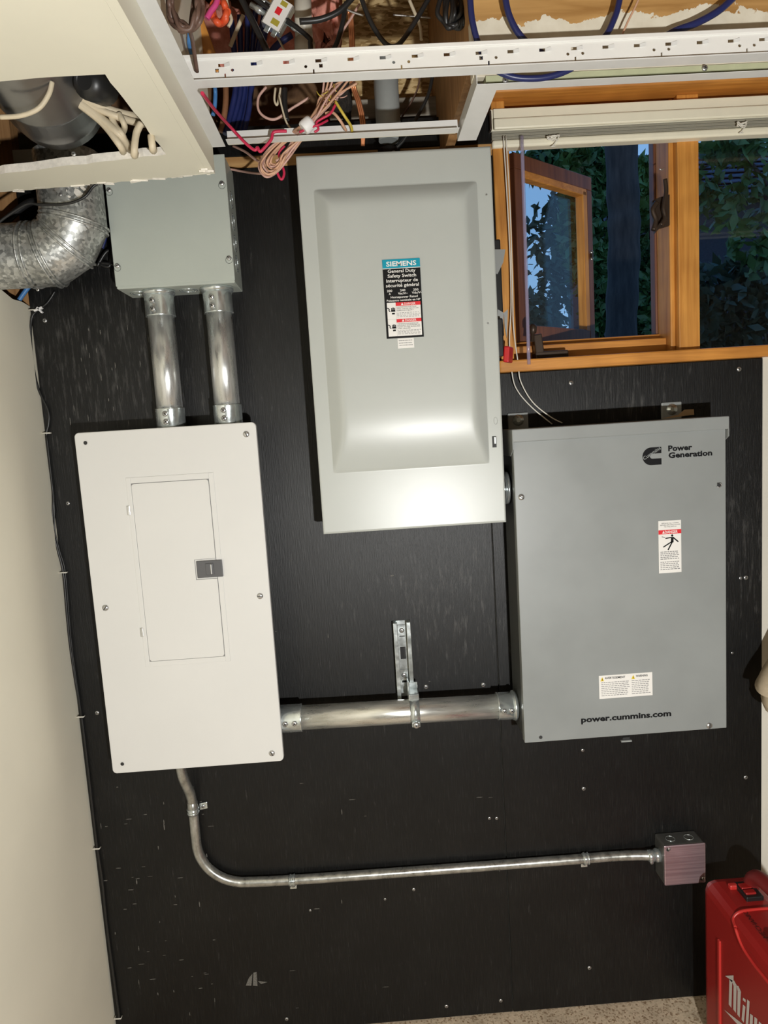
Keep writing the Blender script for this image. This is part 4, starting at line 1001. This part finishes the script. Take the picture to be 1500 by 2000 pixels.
for i in range(len(chain) - 1):
    b = B(); r0_ = mitre_ring(b, i, Rd); r1_ = mitre_ring(b, i + 1, Rd); b.skin(r0_, r1_); g_ = b.obj('gore', 'galv', el)
for i in range(2, len(chain) - 1):
    b = B(); d0 = (chain[i] - chain[i - 1]).normalized(); nrm = (d0 + (chain[i + 1] - chain[i]).normalized()).normalized()
    for off in ((-.0045, .0045) if i < 5 else (-.004, .006)):
        rr_ = mitre_ring(b, i, Rd + .0005); pp = [v.co.copy() + nrm * off for v in rr_]
        for v in rr_: b.bm.verts.remove(v)
        b.tube(pp + pp[:1], .0026, 6, 1)
    b.obj('seam_bead', 'galv', el)
b = B().use('gypsum'); rnd = random.Random(21)
for px, py in ((128, 372), (135, 384), (118, 366), (160, 366), (150, 375), (112, 378), (132, 362), (145, 360)):
    q = P(px, py, yv_ - Rd * .97); w = rnd.uniform(.003, .009)
    b.prism([q + Vector((w * math.cos(k * 1.05) * rnd.uniform(.5, 1), 0, w * math.sin(k * 1.05) * rnd.uniform(.5, 1))) for k in range(6)], (0, 1, 0), .01)
tag(b.obj('plaster_splatter', None, el), kind='stuff')
for px, py in ((74, 566), (118, 380)):
    screw(el, P(px, py, yv_ - Rd - .001), .003, 'hex')
dk = thing('duct_pipe', (-.5, -.5, 2.1), 'dull dark round duct seen through the hole in the bulkhead', 'duct')
dB, dA = Vector((P(190, 300, -.33).x - .060, -.33, 2.106)), Vector((P(112, 165, -.60).x - .066, -.60, 2.118)); dd = (dB - dA).normalized(); dA = dA - dd * .45; Ld = (dB - dA).length
B().lathe(dA, dB, [(0, .082), (Ld - .10, .082), (Ld - .098, .0845), (Ld - .092, .0845), (Ld - .09, .082), (Ld - .03, .082), (Ld, .078)], 40).obj('pipe', 'ductdark', dk)
q = Vector((-.47, -.5, 2.14)); B().tube(pxs([(0, 229), (40, 226), (75, 212), (95, 185), (102, 160)], -.53), .0035, 8, 6).obj('wire_loop', 'creamwire', dk)
screw(dk, P(144, 301, -.36), .004, 'hex')
tag(B().obox((-.655, -.40, 2.045), (1, .1, 0), (0, 1, .2), (0, -.2, 1), .055, .10, .006).obj('wood_scrap', 'pine_x'), 'tan board lying inside the bulkhead hole under the dark duct', 'board')
wire('black_cable', 'thin black cable curving across the galvanised duct elbow', 'cable', [(-10, 440, -.2), (20, 418, -.2), (55, 398, -.2), (80, 400, -.2), (130, 398, -.2), (165, 385, -.2), (185, 362, -.198), (215, 352, -.197), (240, 335, -.196)], .0026, 'blackcable')
wire('black_cable', 'black cable hanging beside the wooden framing behind the elbow', 'cable', [(0, 445, -.05), (30, 415, -.06), (60, 395, -.06), (85, 400, -.06), (75, 430, -.06), (50, 445, -.06)], .008, 'blackcable')
wire('blue_cable', 'short bright blue cable below the elbow at the left wall top', 'cable', [(60, 555, -.02), (45, 575, -.02), (34, 592, -.02), (30, 605, -.02)], .005, 'lightblue')
wire('blue_cable', 'short blue cable between duct elbow and junction box', 'cable', [(207, 440, -.03), (206, 465, -.03), (200, 485, -.03)], .0035, 'bluecable')
wire('black_cable', 'black cable loop behind the junction box lower left corner', 'cable', [(190, 520, -.02), (205, 495, -.02), (216, 490, -.02), (214, 520, -.02), (195, 514, -.02), (222, 516, -.02)], .004, 'blackcable')
# pale house cables in the bulkhead hole
for i, (pts, r) in enumerate(((((100, 155), (150, 185), (215, 215), (275, 245)), .008), (((115, 172), (165, 200), (230, 228), (280, 258)), .007), (((140, 190), (190, 225), (235, 265), (250, 305)), .008), (((150, 200), (200, 240), (235, 285), (240, 312)), .007),
        (((215, 222), (225, 245), (240, 265), (245, 300)), .006), (((232, 222), (243, 245), (240, 275)), .006), (((276, 240), (266, 262), (262, 300), (264, 318)), .007), (((295, 265), (298, 290), (300, 310)), .007))):
    tag(B().tube([P(x, y, -.43) for x, y in pts[:-1]] + [P(pts[-1][0], pts[-1][1] - 16, -.385), P(pts[-1][0] + 2, pts[-1][1] - 24, -.29)], r * .82, 8, 6).obj('house_cable', 'creamwire'), ['topmost thick cream cable sloping through the bulkhead hole', 'second cream cable sloping through the bulkhead hole under the topmost', 'cream cable bending down at the middle of the bulkhead hole', 'cream cable bending down nearest the dark duct in the bulkhead hole', 'short cream cable dropping left of centre in the bulkhead hole', 'short cream cable curving back at the centre of the bulkhead hole', 'cream cable curving down toward the hole right corner', 'short cream cable at the far right tip of the bulkhead hole'][i], 'cable', 'cream cables in the bulkhead hole')
tag(B().use('black').lathe(P(165, 158, -.52), P(215, 178, -.46), [(0, .012), (.008, .024), (.05, .024), (.06, .012)], 20).obj('black_fitting', None), 'shiny black round fitting at the top of the bulkhead hole', 'fitting')

# ================================================================== LOOSE CABLES IN THE OPEN CEILING
def bundle(name, lab, cat, strands, m, group):
    for i, (pts, r, l) in enumerate(strands): wire(name, l, cat, pts, r, m, group=group)
Yc = -.14
# coiled brown cable
rnd = random.Random(9)
def coil(cx, cy, rx, ry, turns, Y, jit, seed, tail=()):
    r = random.Random(seed); out = []
    for k in range(turns * 10):
        a = k * 2 * PI / 10; s = 1 + r.uniform(-jit, jit)
        out.append(P(cx + rx * s * math.cos(a) + r.uniform(-2, 2), cy + ry * s * math.sin(a), Y + r.uniform(-.012, .012)))
    return out + [P(*t) for t in tail]
tag(B().tube(coil(362, 8, 30, 46, 8, -.62, .22, 1, ((372, 55, -.6), (376, 80, -.55), (385, 140, -.5))), .0030, 7, 4).obj('cable_coil', 'brownwire'), 'tangled coil of brown cable hanging at the top beside the bulkhead', 'cable')
tag(B().tube(coil(428, 22, 14, 22, 3, -.40, .12, 2), .0052, 8, 4).obj('cable_coil', 'orangewire'), 'small loop of thick orange cable near the ceiling', 'cable')
wire('magenta_wire', 'short magenta wire crossing the orange cable loop', 'wire', [(404, 36, -.42), (412, 22, -.42), (422, 8, -.42), (426, -8, -.42)], .0045, 'magenta')
wire('grey_cable', 'pale grey cable running beside the orange loop', 'cable', [(440, -10, -.38), (446, 20, -.38), (452, 38, -.38), (446, 52, -.38)], .0028, 'creamwire')
wire('light_blue_cable', 'light blue cable dropping behind the bulkhead angle', 'cable', [(372, 60, -.42), (370, 85, -.42), (378, 112, -.42), (392, 130, -.36), (418, 165, -.2), (420, 200, -.18), (416, 225, -.18)], .004, 'lightblue')
wire('brown_cable', 'brown sheathed cable beside the blue bundle', 'cable', [(440, 150, -.16), (441, 190, -.16), (438, 225, -.16), (431, 258, -.16)], .0058, 'brown2')
bl_ = [([(452, 40, -.16), (458, 110, -.15), (460, 170, -.15), (452, 215, -.15), (440, 262, -.16)], 'leftmost dark blue cable of the bundle left of the ceiling wires'),
       ([(468, 30, -.15), (470, 100, -.14), (470, 170, -.14), (460, 220, -.14), (445, 262, -.15)], 'second dark blue cable of the bundle left of the ceiling wires'),
       ([(484, 20, -.14), (482, 100, -.13), (478, 170, -.13), (470, 215, -.13), (458, 264, -.14)], 'middle dark blue cable of the bundle left of the ceiling wires'),
       ([(500, 10, -.14), (494, 90, -.13), (486, 170, -.13), (480, 215, -.13), (468, 264, -.14)], 'fourth dark blue cable of the bundle left of the ceiling wires'),
       ([(520, 5, -.15), (505, 90, -.14), (492, 165, -.14), (486, 215, -.14), (474, 266, -.15)], 'rightmost dark blue cable of the bundle left of the ceiling wires')]
for pts, l in bl_: wire('blue_cable', l, 'cable', pts, .0056, 'bluecable', group='blue cable bundle')
wire('blue_cable', 'dark blue cable crossing diagonally over the pink insulation', 'cable', [(540, -8, -.2), (528, 30, -.2), (516, 70, -.2), (508, 120, -.2)], .006, 'bluecable')
wire('blue_cable', 'dark blue cable crossing the pink insulation below the splitter', 'cable', [(570, 68, -.18), (545, 85, -.18), (528, 105, -.18), (520, 125, -.18)], .0065, 'navycable')
wire('grey_cable', 'thin cream cable slanting behind the blue bundle', 'cable', [(475, 30, -.2), (462, 60, -.2), (450, 90, -.2)], .004, 'creamwire')
# coaxial splitter with its leads
sp = thing('coax_splitter', P(540, 30, -.30), 'small metal coaxial splitter with a printed white sticker hanging from black leads', 'splitter')
c = P(542, 27, -.30); ux = (P(553, 3, -.30) - P(530, 46, -.30)).normalized(); uy = Vector((0, 1, 0)); uz = ux.cross(uy)
body = B().use('zinc').obox(c + Vector((0, .008, 0)), ux, uy, uz, .026, .009, .0185, .001).obj('body', None, sp)
lb = B().use('lw').obox(c + Vector((0, -.0015, 0)), ux, uy, uz, .0255, .0006, .016, .0003).obj('sticker', None, sp)
cc = c + Vector((0, -.0024, 0))
B().use('lr').obox(cc + ux * .004, ux, uy, uz, .006, .0002, .005).obj('red_mark', None, lb)
B().use('lgold').obox(cc - ux * .015 - uz * .004, ux, uy, uz, .005, .0002, .007).obj('ochre_mark', None, lb); B().use('lgold').obox(cc + ux * .019 - uz * .003, ux, uy, uz, .004, .0002, .006).obj('ochre_mark', None, lb)
for s in (-1, 1): B().use('zinc').obox(c - ux * (.028) + uz * (s * .007) + Vector((0, .01, 0)), ux, uy, uz, .005, .0015, .0045, .001).obj('mounting_lug', None, sp)
def port(p, d):
    p, d = Vector(p), Vector(d).normalized()
    B().use('zinc').lathe(p, p + d * .032, [(0, .0045), (.010, .0045), (.011, .0062), (.020, .0062), (.021, .0048), (.032, .0048)], 12).obj('connector', None, sp); return p + d * .032
e0 = port(c + uz * .0185 + ux * .008 + Vector((0, .008, 0)), uz); e1 = port(c + uz * .0185 - ux * .008 + Vector((0, .008, 0)), uz); e2 = port(c - uz * .0185 + Vector((0, .008, 0)), -uz)
for lab, pts in (('short black lead from the splitter with a clear tip', [e0, P(595, 66, -.30), P(606, 85, -.30), P(606, 112, -.30)]), ('black coaxial lead rising left from the splitter', [e2, P(500, -2, -.3), P(480, -25, -.3)])):
    tag(B().tube(pts, .0042, 8, 6).obj('coax_lead', 'blackcable'), lab, 'cable')
wire('black_cable', 'thick black coaxial cable swinging right across the white plastic pipe', 'cable', [(585, 42, -.32), (625, 38, -.32), (662, 22, -.32), (690, -6, -.32)], .0052, 'blackcable')
wire('black_cable', 'black cable slanting down left of the splitter', 'cable', [(470, -6, -.34), (485, 25, -.34), (505, 65, -.34), (530, 118, -.34), (536, 140, -.34)], .0055, 'blackcable')
wire('black_cable', 'black cable dropping straight right of the white plastic pipe', 'cable', [(676, 5, -.3), (668, 50, -.3), (655, 90, -.3), (636, 112, -.3)], .0042, 'blackcable')
wire('black_cable', 'black cable sagging in a wide curve in front of the joist', 'cable', [(705, -6, -.34), (725, 45, -.34), (750, 82, -.34), (768, 91, -.34), (785, 80, -.34), (812, 40, -.34), (840, -8, -.34)], .0042, 'blackcable')
wire('thin_cable', 'thin brown wire slanting left of the copper strands', 'wire', [(702, 8, -.28), (686, 35, -.28), (668, 65, -.28), (658, 110, -.28)], .0022, 'pinkwire')
wire('bare_wire', 'straight bare wire end pointing right near the joist', 'wire', [(662, 12, -.3), (690, 24, -.3), (710, 30, -.3)], .0018, 'screw')
wire('thin_cable', 'thin cream wire hanging from the splitter over the insulation', 'wire', [(534, 58, -.25), (546, 80, -.25), (556, 100, -.25), (563, 116, -.25)], .0018, 'creamwire')
# white pipe, insulation, grey conduit
tag(B().use('pvc').cyl(P(590, -25, -.2), P(594, 80, -.2), .0165, 20).cyl(P(594, 78, -.2), P(595, 110, -.2), .0185, 20).obj('plastic_pipe', None), 'white plastic pipe hanging straight down over pink insulation', 'pipe')
def batt(label, cx, cy, rx, ry, Y, seed):
    r = random.Random(seed); b = B(); s = (Y + 1.62) / FPX; ph = [r.uniform(0, 6) for _ in range(6)]; c = P(cx, cy, Y)
    def fn(u_, v_):
        a, e = u_ * 2 * PI, (v_ - .5) * PI
        d = 1 + .14 * math.sin(5 * a + ph[0]) * math.cos(4 * e + ph[1]) + .10 * math.sin(9 * a + ph[2] + 6 * e) + .06 * math.sin(17 * a + ph[3]) * math.sin(13 * e + ph[4])
        q = lambda t: math.copysign(abs(t) ** .6, t)
        return c + Vector((rx * s * q(math.cos(a)) * q(math.cos(e)) * d, .05 * q(math.sin(a)) * q(math.cos(e)) * d, ry * s * q(math.sin(e)) * d))
    b.grid(fn, 40, 24); bmesh.ops.remove_doubles(b.bm, verts=b.bm.verts[:], dist=.0005)
    return tag(b.obj('insulation_batt', 'pink'), label, 'insulation')
batt('pink fibreglass insulation batt right of the white plastic pipe', 634, 22, 28, 50, -.10, 1); batt('pink fibreglass insulation batt low between blue cables and plastic pipe', 548, 88, 40, 42, .02, 2)
batt('reddish fibreglass insulation batt beside the golden wood strut', 435, 80, 38, 50, -.05, 3)
gp = thing('grey_conduit', (.104, -.075, 2.08), 'grey plastic conduit bending down into the top of the safety switch', 'conduit')
B().tube([P(757, 120, -.03), P(754, 160, -.045), P(756, 200, -.055), P(758.5, 240, -.06), P(759, 252, -.06)], .0262, 24, 6).obj('pipe', 'greypipe', gp)
B().cyl(P(759, 250, -.06), P(759.5, 276, -.06), .0215, 24).obj('lower_pipe', 'greypipe', gp)
zt = 2.0755; xg = P(759, 284, -.06).x
B().use('black').lathe((xg, -.06, zt), (xg, -.06, zt + .028), [(0, .027), (.008, .027), (.009, .024), (.028, .024)], 20).obj('connector', None, gp); screw(gp, (xg + .008, -.085, zt + .010), .006, 'slot', .6)
wire('black_cable', 'thin black cable dropping in front of the strand board to the grey conduit', 'cable', [(846, 140, -.12), (838, 180, -.12), (822, 215, -.12), (808, 240, -.12), (790, 272, -.1), (775, 288, -.09)], .0035, 'blackcable')
wire('brown_cable', 'thin dark cable casting over the weathered plate', 'cable', [(822, 140, -.03), (815, 175, -.03), (800, 205, -.03), (785, 228, -.03)], .002, 'brownwire')
for i, dx in enumerate((0, 3.5, 7)): wire('copper_wire', ('left', 'middle', 'right')[i] + ' brown copper wire of the three hanging in front of the weathered plate', 'wire', [(680 + dx, 20, -.26), (684 + dx, 80, -.22), (685 + dx, 160, -.16), (697 + dx, 200, -.15), (705 + dx, 240, -.14), (707 + dx * .5, 285, -.12)], .0024, 'copper', group='copper wires')
# tan low-voltage wire bundle with white tape
rnd = random.Random(4); wb = thing('wire_bundle', P(560, 300, -.24), 'looped bundle of tan low-voltage wires wrapped with white tape', 'wire bundle')
for i in range(11):
    j = rnd.uniform; ex = 635 + i * 6.5 + j(-3, 3); cyy = j(-4, 4)
    pts = [(ex, 150 + j(-5, 15), -.30 + j(-.02, .02)), (640 + j(-14, 18), 195 + j(-8, 8), -.30 + j(-.02, .02)), (612 + j(-6, 6), 232 + cyy, -.305 + j(-.006, .006)), (598 + j(-5, 5), 246 + cyy, -.305 + j(-.006, .006)), (574 + j(-5, 5), 268 + cyy, -.25 + j(-.006, .006)), (545 + i * 1.6, 296 + j(-4, 4), -.23), (516 + i * 2.4 + j(-3, 3), 322 - i * .6 + j(-3, 3), -.23)]
    if i < 9:
        sc2 = 1.0 - .075 * i; cc_ = (546, 304)
        pts[-3:] = [(572 + j(-4, 4), 262 + j(-3, 3), -.26)] + [(cc_[0] + (x - cc_[0]) * sc2 + j(-2, 2), cc_[1] + (y - cc_[1]) * sc2 + j(-2, 2), -.235 + j(-.01, .01)) for x, y in ((532, 284), (509, 312), (505, 333), (520, 346), (541, 338), (560, 312), (580, 284))] + [(594 + j(-4, 4), 262, -.25)]
    B().tube(pxs(pts), .0019, 7, 5).obj('wire', 'tan' if i % 3 else 'pinkwire', wb)
p0, p1 = P(592, 252, -.306), P(608, 236, -.306); L_ = (p1 - p0).length
B().lathe(p0, p1, [(0, .011), (L_ * .2, .0125), (L_ * .8, .012), (L_, .0105)], 14).obj('tape_wrap', 'tape', wb)
for i, (pts, m, r, l) in enumerate((
    (((395, 182, -.5), (420, 215, -.40), (450, 248, -.30), (478, 278, -.295), (497, 293, -.295), (503, 288, -.295), (508, 296, -.295), (518, 287, -.295), (530, 272, -.295), (535, 258, -.295), (560, 256, -.295)), 'redwire', .0028, 'crimson wire running from the bulkhead angle down to the taped bundle'),
    (((655, 205, -.31), (645, 222, -.31), (628, 232, -.31), (618, 240, -.31), (622, 252, -.31), (614, 258, -.31)), 'redwire', .0022, 'crimson wire end curling right of the white tape'),
    (((640, 235, -.30), (625, 243, -.31), (612, 247, -.31), (585, 258, -.30)), 'redwire', .002, 'crimson wire end lying along the taped bundle'),
    (((535, 320, -.225), (545, 345, -.225), (551, 350, -.225), (555, 338, -.225), (551, 322, -.225), (545, 300, -.225), (556, 285, -.225)), 'redwire', .0024, 'crimson wire loop hanging lowest under the taped bundle'),
    (((448, 330, -.02), (480, 336, -.05), (510, 339, -.15), (530, 335, -.2)), 'pinkwire', .0024, 'pinkish wire running from the junction box to the wire loops'),
    (((455, 285, -.1), (480, 297, -.15), (505, 315, -.2), (540, 325, -.22)), 'pinkwire', .0024, 'pale wire crossing behind the looped bundle end'),
    (((520, 170, -.2), (505, 190, -.2), (505, 215, -.2), (520, 230, -.2), (540, 232, -.2), (565, 215, -.2), (605, 190, -.2)), 'pinkwire', .0025, 'pinkish wire arching in a wide loop left of the taped bundle'),
    (((538, 172, -.2), (536, 195, -.2), (541, 205, -.2), (545, 190, -.2), (548, 172, -.2)), 'creamwire', .0022, 'pale wire bent in a narrow hook left of the taped bundle'),
    (((545, 185, -.22), (552, 215, -.22), (560, 240, -.22), (572, 256, -.22)), 'creamwire', .0018, 'thin pale wire hanging straight left of the white tape'),
    (((556, 172, -.21), (556, 205, -.21), (560, 235, -.21)), 'blackcable', .0055, 'flat black strap hanging left of the taped bundle'),
    (((635, 222, -.3), (650, 220, -.3), (664, 235, -.3), (676, 255, -.28)), 'tan', .0026, 'tan wire bending away right below the frayed ends'),
    (((655, 198, -.3), (672, 225, -.3), (685, 245, -.28), (688, 258, -.27)), 'yellow', .0026, 'yellow striped wire slanting right below the frayed ends'))):
    wire('loose_wire', l, 'wire', list(pts), r, m, seg=7)
b = B().use('yellow'); rnd = random.Random(14)
for i in range(16):
    x, y = rnd.uniform(625, 665), rnd.uniform(175, 215); dx, dy = rnd.uniform(-14, 14), rnd.uniform(-16, 10)
    b.use(('yellow', 'pinkwire', 'copper')[i % 3]).tube(pxs([(x, y, -.3), (x + dx * .6, y + dy * .3, -.305), (x + dx, y + dy, -.3)]), .0009, 5, 4)
tag(b.obj('frayed_wire_ends', None), 'tangle of frayed hair-thin wire ends above the white tape', 'wire', kind='stuff')
batt('dusty dark cobweb clump beside the copper wires', 668, 195, 16, 22, -.1, 8).data.materials[0] = MT['dark']
# cables by the stud and over the painted board
rnd = random.Random(31)
for i in range(6):
    wire('black_cable', ['leftmost', 'second', 'third', 'fourth', 'fifth', 'rightmost'][i] + ' black cable of the bunch hanging left of the window stud', 'cable', [(862 + i * 7, -8, -.36), (860 + i * 7 + rnd.uniform(-6, 6), 25, -.36 - i * .004), (866 + i * 4, 48 + rnd.uniform(-8, 10), -.36), (878 + i * 5, 60 + rnd.uniform(-12, 5), -.365), (892 + i * 3, 40, -.36 - i * .004), (900 + i * 2, 5, -.36)], .004, 'blackcable', group='black cable bunch')
wire('white_wire', 'white wire stub hanging right of the joist', 'wire', [(796, -8, -.2), (810, 25, -.2), (821, 52, -.2), (823, 78, -.2)], .0032, 'creamwire')
wire('bare_wire', 'bare horizontal wire crossing right of the joist', 'wire', [(768, 29, -.1), (805, 32, -.1), (842, 35, -.1)], .0018, 'screw')
wire('navy_cable', 'navy cable running down beside the window stud', 'cable', [(918, -10, -.456), (921, 30, -.456), (928, 65, -.456), (940, 100, -.456), (960, 130, -.456), (1000, 150, -.456), (1050, 153, -.456), (1090, 145, -.456), (1118, 133, -.456)], .0050, 'navycable')
wire('navy_cable', 'navy cable curving down the left end of the painted board', 'cable', [(986, -10, -.456), (993, 25, -.456), (1008, 58, -.456), (1030, 84, -.456), (1060, 105, -.456)], .0052, 'navycable')
wire('navy_cable', 'navy cable hanging at the middle of the painted board', 'cable', [(1212, -10, -.456), (1204, 25, -.456), (1190, 58, -.456), (1178, 76, -.456), (1165, 100, -.456)], .0050, 'navycable')
wire('navy_cable', 'navy cable swinging in from the right over the painted board', 'cable', [(1440, -12, -.456), (1405, 20, -.456), (1360, 45, -.456), (1315, 62, -.456), (1280, 85, -.456)], .0056, 'navycable')
wire('thin_cable', 'thin tan wire hanging over the painted board middle', 'wire', [(1250, -8, -.456), (1240, 15, -.456), (1225, 45, -.456), (1212, 78, -.456), (1210, 100, -.456)], .0016, 'tan')

# ================================================================== TOOLBOX
tb = thing('tool_case', (.82, -.3, 0), 'red plastic tool case standing on the floor against the black wall', 'tool case')
X0 = .744; YB, YN = -.10, -.56; ZT = .412
B().box(X0, X0 + .125, YN, YB, .004, ZT, .026, 3).obj('shell', 'toolred', tb)
B().tube([PX(x, y, X0 - .001) for x, y in ((1436, 1812), (1449, 1847), (1470, 1880), (1500, 1918), (1560, 2000))], .0035, 8, 4).obj('lid_seam', 'toolred2', tb)
r0_, r1_ = PX(1406, 1836, X0), PX(1407, 1975, X0)
B().box(X0 - .004, X0 + .004, r0_.y - .005, r0_.y + .005, .02, r0_.z, .002).obj('rib', 'toolred2', tb)
p = PZ(1400, 1725, ZT); q = PZ(1412, 1738, ZT)
B().box(X0 + .040, X0 + .085, q.y - .003, q.y + .010, ZT - .002, ZT + .010, .003).obj('latch_stop', 'toolred2', tb)
lq = PZ(1462, 1740, ZT + .005)
lt_ = B().use('black').obox((lq.x, lq.y, ZT + .004), (1, 0, 0), (0, 1, 0), (0, 0, 1), .020, .028, .006, .002).obj('latch_bed', None, tb)
B().use('toolred').obox((lq.x - .004, lq.y + .008, ZT + .010), (1, 0, 0), (0, 1, 0), (0, 0, 1), .012, .009, .004, .002).obj('latch', None, lt_); B().use('toolred').obox((lq.x - .004, lq.y - .012, ZT + .010), (1, 0, 0), (0, 1, 0), (0, 0, 1), .012, .007, .004, .002).obj('latch', None, lt_)
hx = .826
B().tube([(hx + .01, -.150, ZT - .01), (hx + .01, -.160, ZT + .025), (hx + .01, -.20, ZT + .048), (hx + .01, -.30, ZT + .052), (hx + .01, -.40, ZT + .04), (hx + .01, -.44, ZT - .01)], .017, 14, 6).obj('carry_handle', 'tooldark', tb)
fl = PZ(1432, 1779, ZT + .001)
B().tube([PX(1437, 1812, X0), PZ(1432, 1795, ZT - .012), PZ(1445, 1781, ZT + .001), PZ(1475, 1776, ZT + .001), PZ(1520, 1773, ZT + .001)], .0035, 8, 4).obj('lid_ridge', 'toolred2', tb)
b = B().use('logogrey')
f_s = lambda u_, v_: Vector((X0 - .0008, -u_, v_))
L0 = PX(1426, 1968, X0); L1 = PX(1424, 1905, X0)
sh = .0 
def lz(*pp): b.bm.faces.new([b.bm.verts.new(PX(1340 + x / 5.88, 1660 + y / 5.88, X0 - .0008)) for x, y in pp])
for pp in (((447, 1447), (545, 1440), (545, 1490), (523, 1520), (495, 1480)), ((497, 1478), (530, 1500), (521, 1815), (490, 1775)), ((523, 1505), (548, 1495), (582, 1555), (545, 1560)),
           ((545, 1561), (581, 1556), (574, 1875), (542, 1832)), ((582, 1560), (600, 1562), (630, 1627), (592, 1624)), ((592, 1625), (630, 1628), (616, 1925), (588, 1890)),
           ((653, 1775), (682, 1800), (664, 1985), (637, 1950)), ((655, 1695), (686, 1722), (682, 1752), (651, 1724)), ((702, 1716), (730, 1742), (713, 2030), (685, 1995)),
           ((735, 1880), (768, 1903), (762, 2100), (728, 2062)), ((785, 1915), (818, 1942), (810, 2155), (778, 2115)), ((835, 1968), (870, 2000), (862, 2215), (828, 2172)), ((728, 2040), (762, 2078), (862, 2200), (828, 2190))): lz(*pp)
la = PX(1340 + 890 / 5.88, 1660 + 2260 / 5.88, X0)
text_into(b, 'aukee', -la.y, la.z, w=.15, h=(L1.z - L0.z) * .85, align='L', frame=f_s)
s0, s1, s2 = PX(1415, 1972, X0), PX(1450, 2000, X0), PX(1520, 2090, X0)
b.bm.faces.new([b.bm.verts.new(f_s(-v.y, v.z)) for v in (s0, PX(1443, 2003, X0), s2, PX(1530, 2060, X0))][::-1])
tag(b.obj('logo_lettering', None, tb, fix=False), kind='stuff')
m0 = PZ(1497, 1832, ZT + .001); m1 = PZ(1462, 1786, ZT + .001)
b = B().use('inkdark'); 
f_t = lambda u_, v_: Vector((m0.x + .004 - v_, m0.y + u_, ZT + .0012))
text_into(b, 'MECHANIC', 0, 0, w=(m1.y - m0.y) * 1.15, h=.010, align='L', frame=f_t); tag(b.obj('handwritten_lettering', None, tb, fix=False), kind='stuff')
kz = PZ(1497, 1845, ZT); B().tube([(kz.x + .01, kz.y - .05, ZT + .0), (kz.x + .006, kz.y - .02, ZT + .010), (kz.x + .016, kz.y + .004, ZT + .010), (kz.x + .04, kz.y + .006, ZT + .002)], .006, 10, 5).obj('latch_loop', 'toolred2', tb)

# ================================================================== CLOTH AT THE RIGHT EDGE
b = B(); rnd = random.Random(17)
sil = [(.948, 1.02), (.905, .93), (.872, .880), (.868, .868), (.885, .858), (.884, .835), (.892, .815), (.905, .808), (.93, .80), (1.02, .79), (1.10, .84), (1.12, 1.0), (1.05, 1.09)]
cx_, cz__ = .98, .92
def cloth(u_, v_):
    n = len(sil); t = (u_ * n) % n; i = int(t) % n; f_ = t - int(t); a, c2 = sil[i], sil[(i + 1) % n]
    x, z = a[0] + (c2[0] - a[0]) * f_, a[1] + (c2[1] - a[1]) * f_
    s = math.sin(v_ * PI) ** .35 if 0 < v_ < 1 else .02
    fold = .010 * math.sin(u_ * 40 + v_ * 5) * (1 - v_)
    return Vector((cx_ + (x - cx_) * s, -.20 + .15 * v_ + fold, cz__ + (z - cz__) * s + fold * .5))
b.grid(cloth, 65, 14); bmesh.ops.remove_doubles(b.bm, verts=b.bm.verts[:], dist=.0004)
tag(b.obj('hanging_cloth', 'cloth'), 'beige cloth bundled on the wall at the right picture edge', 'cloth')
